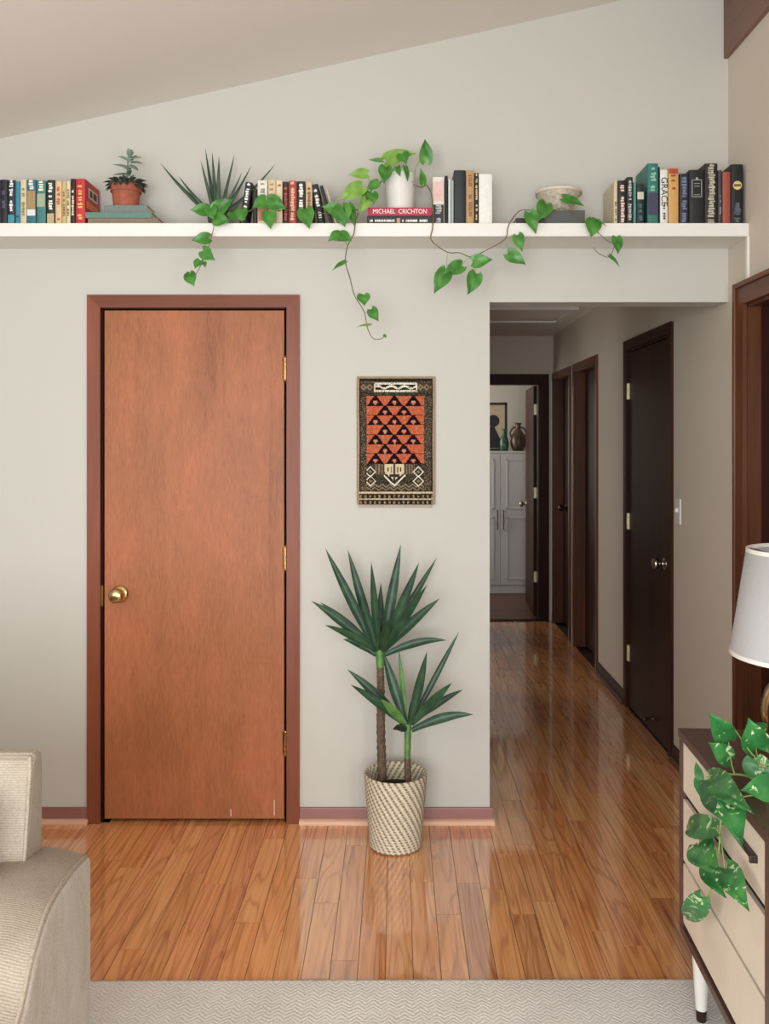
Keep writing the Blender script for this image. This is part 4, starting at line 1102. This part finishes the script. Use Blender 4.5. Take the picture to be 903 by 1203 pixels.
s2 = [root_p, Vector((.95, -1.74, ZTOP+.14)), P(905, 935, -1.68), P(*cd(760, 640), -1.58), P(*cd(600, 600), -1.55), Pd(cd(380, 640), .02), Pd(cd(330, 740), .03), Pd(cd(460, 850), .035), Pd(cb(208, 440), .035), Pd(cb(205, 500), .03), Pd(cb(200, 570), .03), Pd(cb(182, 640), .03), Pd(cb(172, 710), .03), Pd(cb(150, 758), .03), Pd(cb(136, 748), .03)]
MB().tube(s2, .0032, 6, .0016).build('stem', M['stem_green'], pt, world=True, smooth=True)
s3 = [root_p, Vector((.96, -1.7, ZTOP+.13)), P(*cd(880, 545), -1.6), P(*cd(800, 430), -1.55), P(*cd(790, 370), -1.53)]
MB().tube(s3, .0024, 6, .0015).build('stem', M['stem_green'], pt, world=True, smooth=True)
s4 = [s2[4], P(*cd(575, 520), -1.53), P(*cd(560, 430), -1.5), P(*cd(545, 310), -1.48)]
MB().tube(s4, .0022, 6, .0014).build('stem', M['stem_green'], pt, world=True, smooth=True)
def pleaf(b, t, wpx, cf, sc, place, nn, vine):
    if isinstance(place, tuple):
        B, T = Pd(cf(*b), place[0]), Pd(cf(*t), place[1]); dd = B.y+DW
    else:
        B, T = P(*cf(*b), place), P(*cf(*t), place-.02); dd = place+DW
    nd = min(vine, key=lambda q: (Vector(q)-B).length)
    nn = Vector(nn)*.45+Vector((-.33, -.9, .35))
    leaf(pt, B, T, wpx*1.25/sc*dd/F, 'pothos', nn, nd if (Vector(nd)-B).length > .006 else None, fold=.22, bend=.16, pr=.0016, prof=(.45, .78, .95, 1, .92, .74, .48, .22, 0))
al_ = s1+s2+s3+s4
S = 7.517; S2 = 3.14
for a in [((545, 300), (385, 70), 165, cd, S, -1.48, (-.3, -.9, .5)), ((560, 470), (384, 325), 150, cd, S, -1.5, (0, -.9, .5)), ((800, 378), (728, 120), 205, cd, S, -1.53, (-.1, -1, .3)),
          ((775, 460), (835, 715), 190, cd, S, -1.57, (-.2, -.9, .5)), ((935, 720), (676, 735), 190, cd, S, -1.68, (0, -.75, .7)), ((930, 380), (840, 375), 60, cd, S, -1.6, (0, -.8, .6)), ((880, 190), (800, 150), 60, cd, S, -1.5, (0, -.9, .3)),
          ((350, 625), (672, 850), 215, cd, S, (.045, .05), (-.2, -.9, .5)), ((540, 835), (655, 1200), 185, cd, S, (.05, .06), (-.3, -1, .2)), ((330, 750), (512, 1010), 120, cd, S, (.04, .05), (-.5, -.8, .2)),
          ((300, 650), (252, 485), 62, cd, S, (.035, .04), (-.6, -.8, .1)), ((275, 640), (300, 805), 66, cd, S, (.03, .035), (-.5, -.8, .1)), ((400, 1075), (72, 1045), 185, cd, S, (.04, .05), (-.1, -.75, .65)),
          ((480, 850), (490, 990), 80, cd, S, (.03, .03), (-.6, -.8, .1)),
          ((118, 535), (194, 642), 96, cb, S2, (.045, .045), (-.3, -.9, .2)), ((150, 618), (214, 725), 58, cb, S2, (.035, .035), (-.3, -.9, .1)), ((222, 625), (300, 765), 82, cb, S2, (.045, .045), (-.2, -.9, .3)), ((138, 742), (70, 842), 72, cb, S2, (.045, .05), (-.3, -.9, .2))]:
    pleaf(*a, al_)

for k in range(9):     # the bushy part over the pot itself
    an = 2*math.pi*k/9+.3; rr = random.uniform(.05, .075); zz = random.uniform(.02, .09)
    p0 = root_p+Vector((.02+math.cos(an)*rr, math.sin(an)*rr, zz)); p1 = p0+Vector((math.cos(an)*.055, math.sin(an)*.055, -.035))
    leaf(pt, p0, p1, .05, 'pothos', (math.cos(an)*.4, math.sin(an)*.4, 1), root_p+Vector((.02, 0, -.002)), fold=.22, pr=.0016)

# ------------------------------------------------------------------ sofa
sf = empty('sofa', (-1.3, -1.95, ZR)); tag(sf, 'beige ribbed fabric sofa with piped seams on the rug', 'sofa')
def arm():
    # cross-sections along the arm, from the back (far) to the front (near); the outer top seam follows the photograph
    keys = [(-1.585, -.683, .600), (-1.70, -.676, .618), (-1.84, -.668, .618), (-1.95, -.655, .585), (-2.05, -.642, .525), (-2.2, -.63, .495), (-2.45, -.62, .49)]
    secs = []
    for i in range(len(keys)-1):
        p = [Vector(keys[max(0, min(len(keys)-1, i+q))]) for q in (-1, 0, 1, 2)]
        for k in range(5):
            t = k/5
            secs.append(.5*((2*p[1])+(p[2]-p[0])*t+(2*p[0]-5*p[1]+4*p[2]-p[3])*t*t+(3*p[1]-p[0]-3*p[2]+p[3])*t**3))
    secs.append(Vector(keys[-1]))
    rows = []; seam = []
    for y, xo, z in secs:
        xi = xo-.25; xb = -.683+(xo+.683)*.35
        pr = [(xb, .07), (xb, .2), (xb+(xo-xb)*.3, .35), (xo, z-.05)]
        for i in range(6):
            a = math.pi/2*i/5; pr.append((xo-.022+.022*math.cos(a), z-.022+.022*math.sin(a)))
        pr += [(xo-.06, z+.010), (xo-.10, z+.014), (xo-.15, z+.012)]
        for i in range(6):
            a = math.pi/2+math.pi/2*i/5; pr.append((xi+.06+.06*math.cos(a), z-.055+.06*math.sin(a)))
        pr += [(xi, .3), (xi, .07)]
        rows.append([Vector((px_, y, pz_)) for px_, pz_ in pr]); seam.append(Vector((xo-.010, y, z-.004)))
    m = MB().grid(rows)
    for rw in (rows[0], rows[-1]): m.bm.faces.new([m.bm.verts.new(p) for p in rw])
    o = m.build('arm', M['sofa'], sf, world=True, smooth=True)
    o.data.materials.append(M['sofa_side'])
    for p_ in o.data.polygons:
        if abs(p_.normal.x) > .75 and p_.center.x > -1.3-sf.location.x-1.0 and p_.center.x+sf.location.x > -.72: p_.material_index = 1
    MB().tube(seam, .0042, 8, smooth=False).build('piping', M['piping'], o, world=True, smooth=True)
arm()
def puff(name, b, bev, mat=None, parent=sf, sub=1, rot=None):
    o = MB().box(*b, bev=bev, seg=4).build(name, M['sofa_z'], parent, world=True, smooth=True); return o
zt_ = PZ(878.5, 2.0)
prf = [(-1.60, .12), (-1.588, zt_-.03), (-1.594, zt_-.010), (-1.608, zt_), (-1.63, zt_-.001), (-1.648, zt_-.012), (-1.656, zt_-.03), (-1.70, .56), (-1.70, .12)]
m = MB().prism(prf, -2.25, -.785, 'X')
ed = [e for e in m.bm.edges if all(v.co.x > -.79 for v in e.verts)]
bmesh.ops.bevel(m.bm, geom=ed, offset=.016, segments=4, affect='EDGES', profile=.6)
bk = m.build('back', M['sofa_z'], sf, world=True, smooth=False)
MB().tube([(-.789, -1.697, .57), (-.789, -1.680, .66), (-.789, -1.662, .77), (-.790, -1.652, zt_-.028), (-.795, -1.640, zt_-.006)], .0042, 8).build('piping', M['piping'], bk, world=True, smooth=True)
puff('back_cushion', (-1.56, -.84, -1.86, -1.705, .45, .80), .05); puff('back_cushion', (-2.24, -1.565, -1.86, -1.705, .45, .80), .05)
puff('base', (-2.25, -.93, -2.47, -1.62, .07, .30), .02)
puff('seat_cushion', (-1.58, -.925, -2.50, -1.705, .30, .45), .04); puff('seat_cushion', (-2.24, -1.585, -2.50, -1.705, .30, .45), .04)
o = MB().box(-2.48, -2.25, -2.46, -1.6, .07, .6, bev=.05, seg=4).build('arm', M['sofa'], sf, world=True, smooth=True)
for x, y in ((-.72, -1.65), (-.72, -2.38), (-2.4, -1.65), (-2.4, -2.38)):
    MB().lathe([(0, 0), (.02, 0), (.028, .075), (0, .075)], 16, (x, y, ZR)).build('foot', M['walnut'], sf, world=True)

# ------------------------------------------------------------------ bedroom: cabinet, picture, vases
YC = 9.01-DW
cz = PZ(530, 9.01)
X0c, X1c = .60, 1.45; xm = PX(587.5, 9.01)
X0c = xm-.42; X1c = xm+.42
cab = empty('cabinet', (xm, YC, 0)); tag(cab, 'tall white two-door cabinet in the far bedroom', 'cabinet')
MB().box(X0c, X1c, YC+.02, YC+.42, 0.0, cz-.02).build('body', M['cab'], cab, world=True)
MB().box(X0c-.01, X1c+.01, YC, YC+.43, cz-.02, cz, bev=.003).build('top', M['cab'], cab, world=True)
MB().box(X0c, X1c, YC+.008, YC+.02, 0, .075).build('plinth', M['cab'], cab, world=True)
for a, b, hx in ((X0c+.004, xm-.002, xm-.03), (xm+.002, X1c-.004, xm+.03)):
    dd = MB().box(a, b, YC, YC+.02, .085, cz-.024, bev=.002).build('door', M['cab'], cab, world=True)
    for z0_, z1_ in ((.14, .76), (.84, cz-.08)):
        m = MB(); q = .012; a2, b2 = a+.06, b-.06
        m.box(a2, b2, YC-.006, YC, z0_, z0_+q).box(a2, b2, YC-.006, YC, z1_-q, z1_).box(a2, a2+q, YC-.006, YC, z0_, z1_).box(b2-q, b2, YC-.006, YC, z0_, z1_).build('panel_moulding', M['cab'], dd, world=True)
    MB().tube([(hx, YC-.002, .64), (hx, YC-.03, .645), (hx, YC-.03, .82), (hx, YC-.002, .825)], .006, 8, smooth=False).build('handle', M['bronze'], dd, world=True)
dpz = 9.01+.25
pf = empty('picture_frame', (PX(577, dpz), dpz-DW, cz+.0004)); tag(pf, 'dark framed picture standing on the white cabinet', 'picture')
fw = PX(595.5, dpz)-PX(577, dpz); fh = PZ(473, dpz)-cz
m = MB()
for b in ((-fw, -fw+.025, 0, fh), (fw-.025, fw, 0, fh), (-fw, fw, 0, .025), (-fw, fw, fh-.025, fh)): m.box(b[0], b[1], -.012, .012, b[2], b[3])
m.build('frame', pm('1E1714', .4), pf)
MB().box(-fw+.02, fw-.02, -.003, .008, .02, fh-.02).build('print_paper', pm('C8B49A', .7), pf)
# plain dark rounded shape as the picture's subject
m = MB().lathe([(0, -.0045), (.062, -.0045), (.062, -.003), (0, -.003)], 24, (.02, 0, fh*.62), 'Y').prism([(-.11, .03), (.105, .03), (.09, .12), (.03, fh*.5), (-.06, fh*.5), (-.10, .14)], -.0045, -.003)
m.build('print_shape', pm('2A2A2E', .7), pf)
dv = 9.01+.12
def vase(px, prof_px, label, mat, extra=None):
    v = empty('vase', (PX(px, dv), dv-DW, cz+.0004)); tag(v, label, 'vase')
    s_ = dv/F
    MB().lathe([(0, 0)]+[(r*s_, h*s_) for r, h in prof_px]+[(0, prof_px[-1][1]*s_-.006)], 24).build('body', mat, v, smooth=True)
    return v
gl = plain('green_glass_glaze', '3A5A48', .2, var=.2, scale=30)
br = plain('brown_patterned_glaze', '4A3626', .3, var=.35, scale=26)
vase(592, [(4.2, 0), (5.2, 4), (5.6, 9), (4.4, 15), (2.4, 19), (2, 23), (2.6, 26), (2, 26)], 'green vase between framed picture and brown vase', gl)
v2 = vase(608.5, [(6, 0), (8.5, 5), (9.5, 11), (8, 18), (4.6, 23), (3, 26), (3, 30), (4.2, 33), (3.4, 33)], 'large brown patterned vase beside the green one', br)
for sgn in (-1, 1):
    s_ = dv/F
    MB().tube([(sgn*8.4*s_, 0, 16*s_), (sgn*9.2*s_, 0, 22*s_), (sgn*6*s_, 0, 27*s_), (sgn*2.9*s_, 0, 27.5*s_)], .008, 6).build('handle', br, v2, smooth=True)
vase(624, [(3.5, 0), (4, 5), (3.2, 9), (1.8, 12), (2.2, 14), (1.6, 14)], 'small dark vase right of the brown vase', pm('2A2C2C', .3))
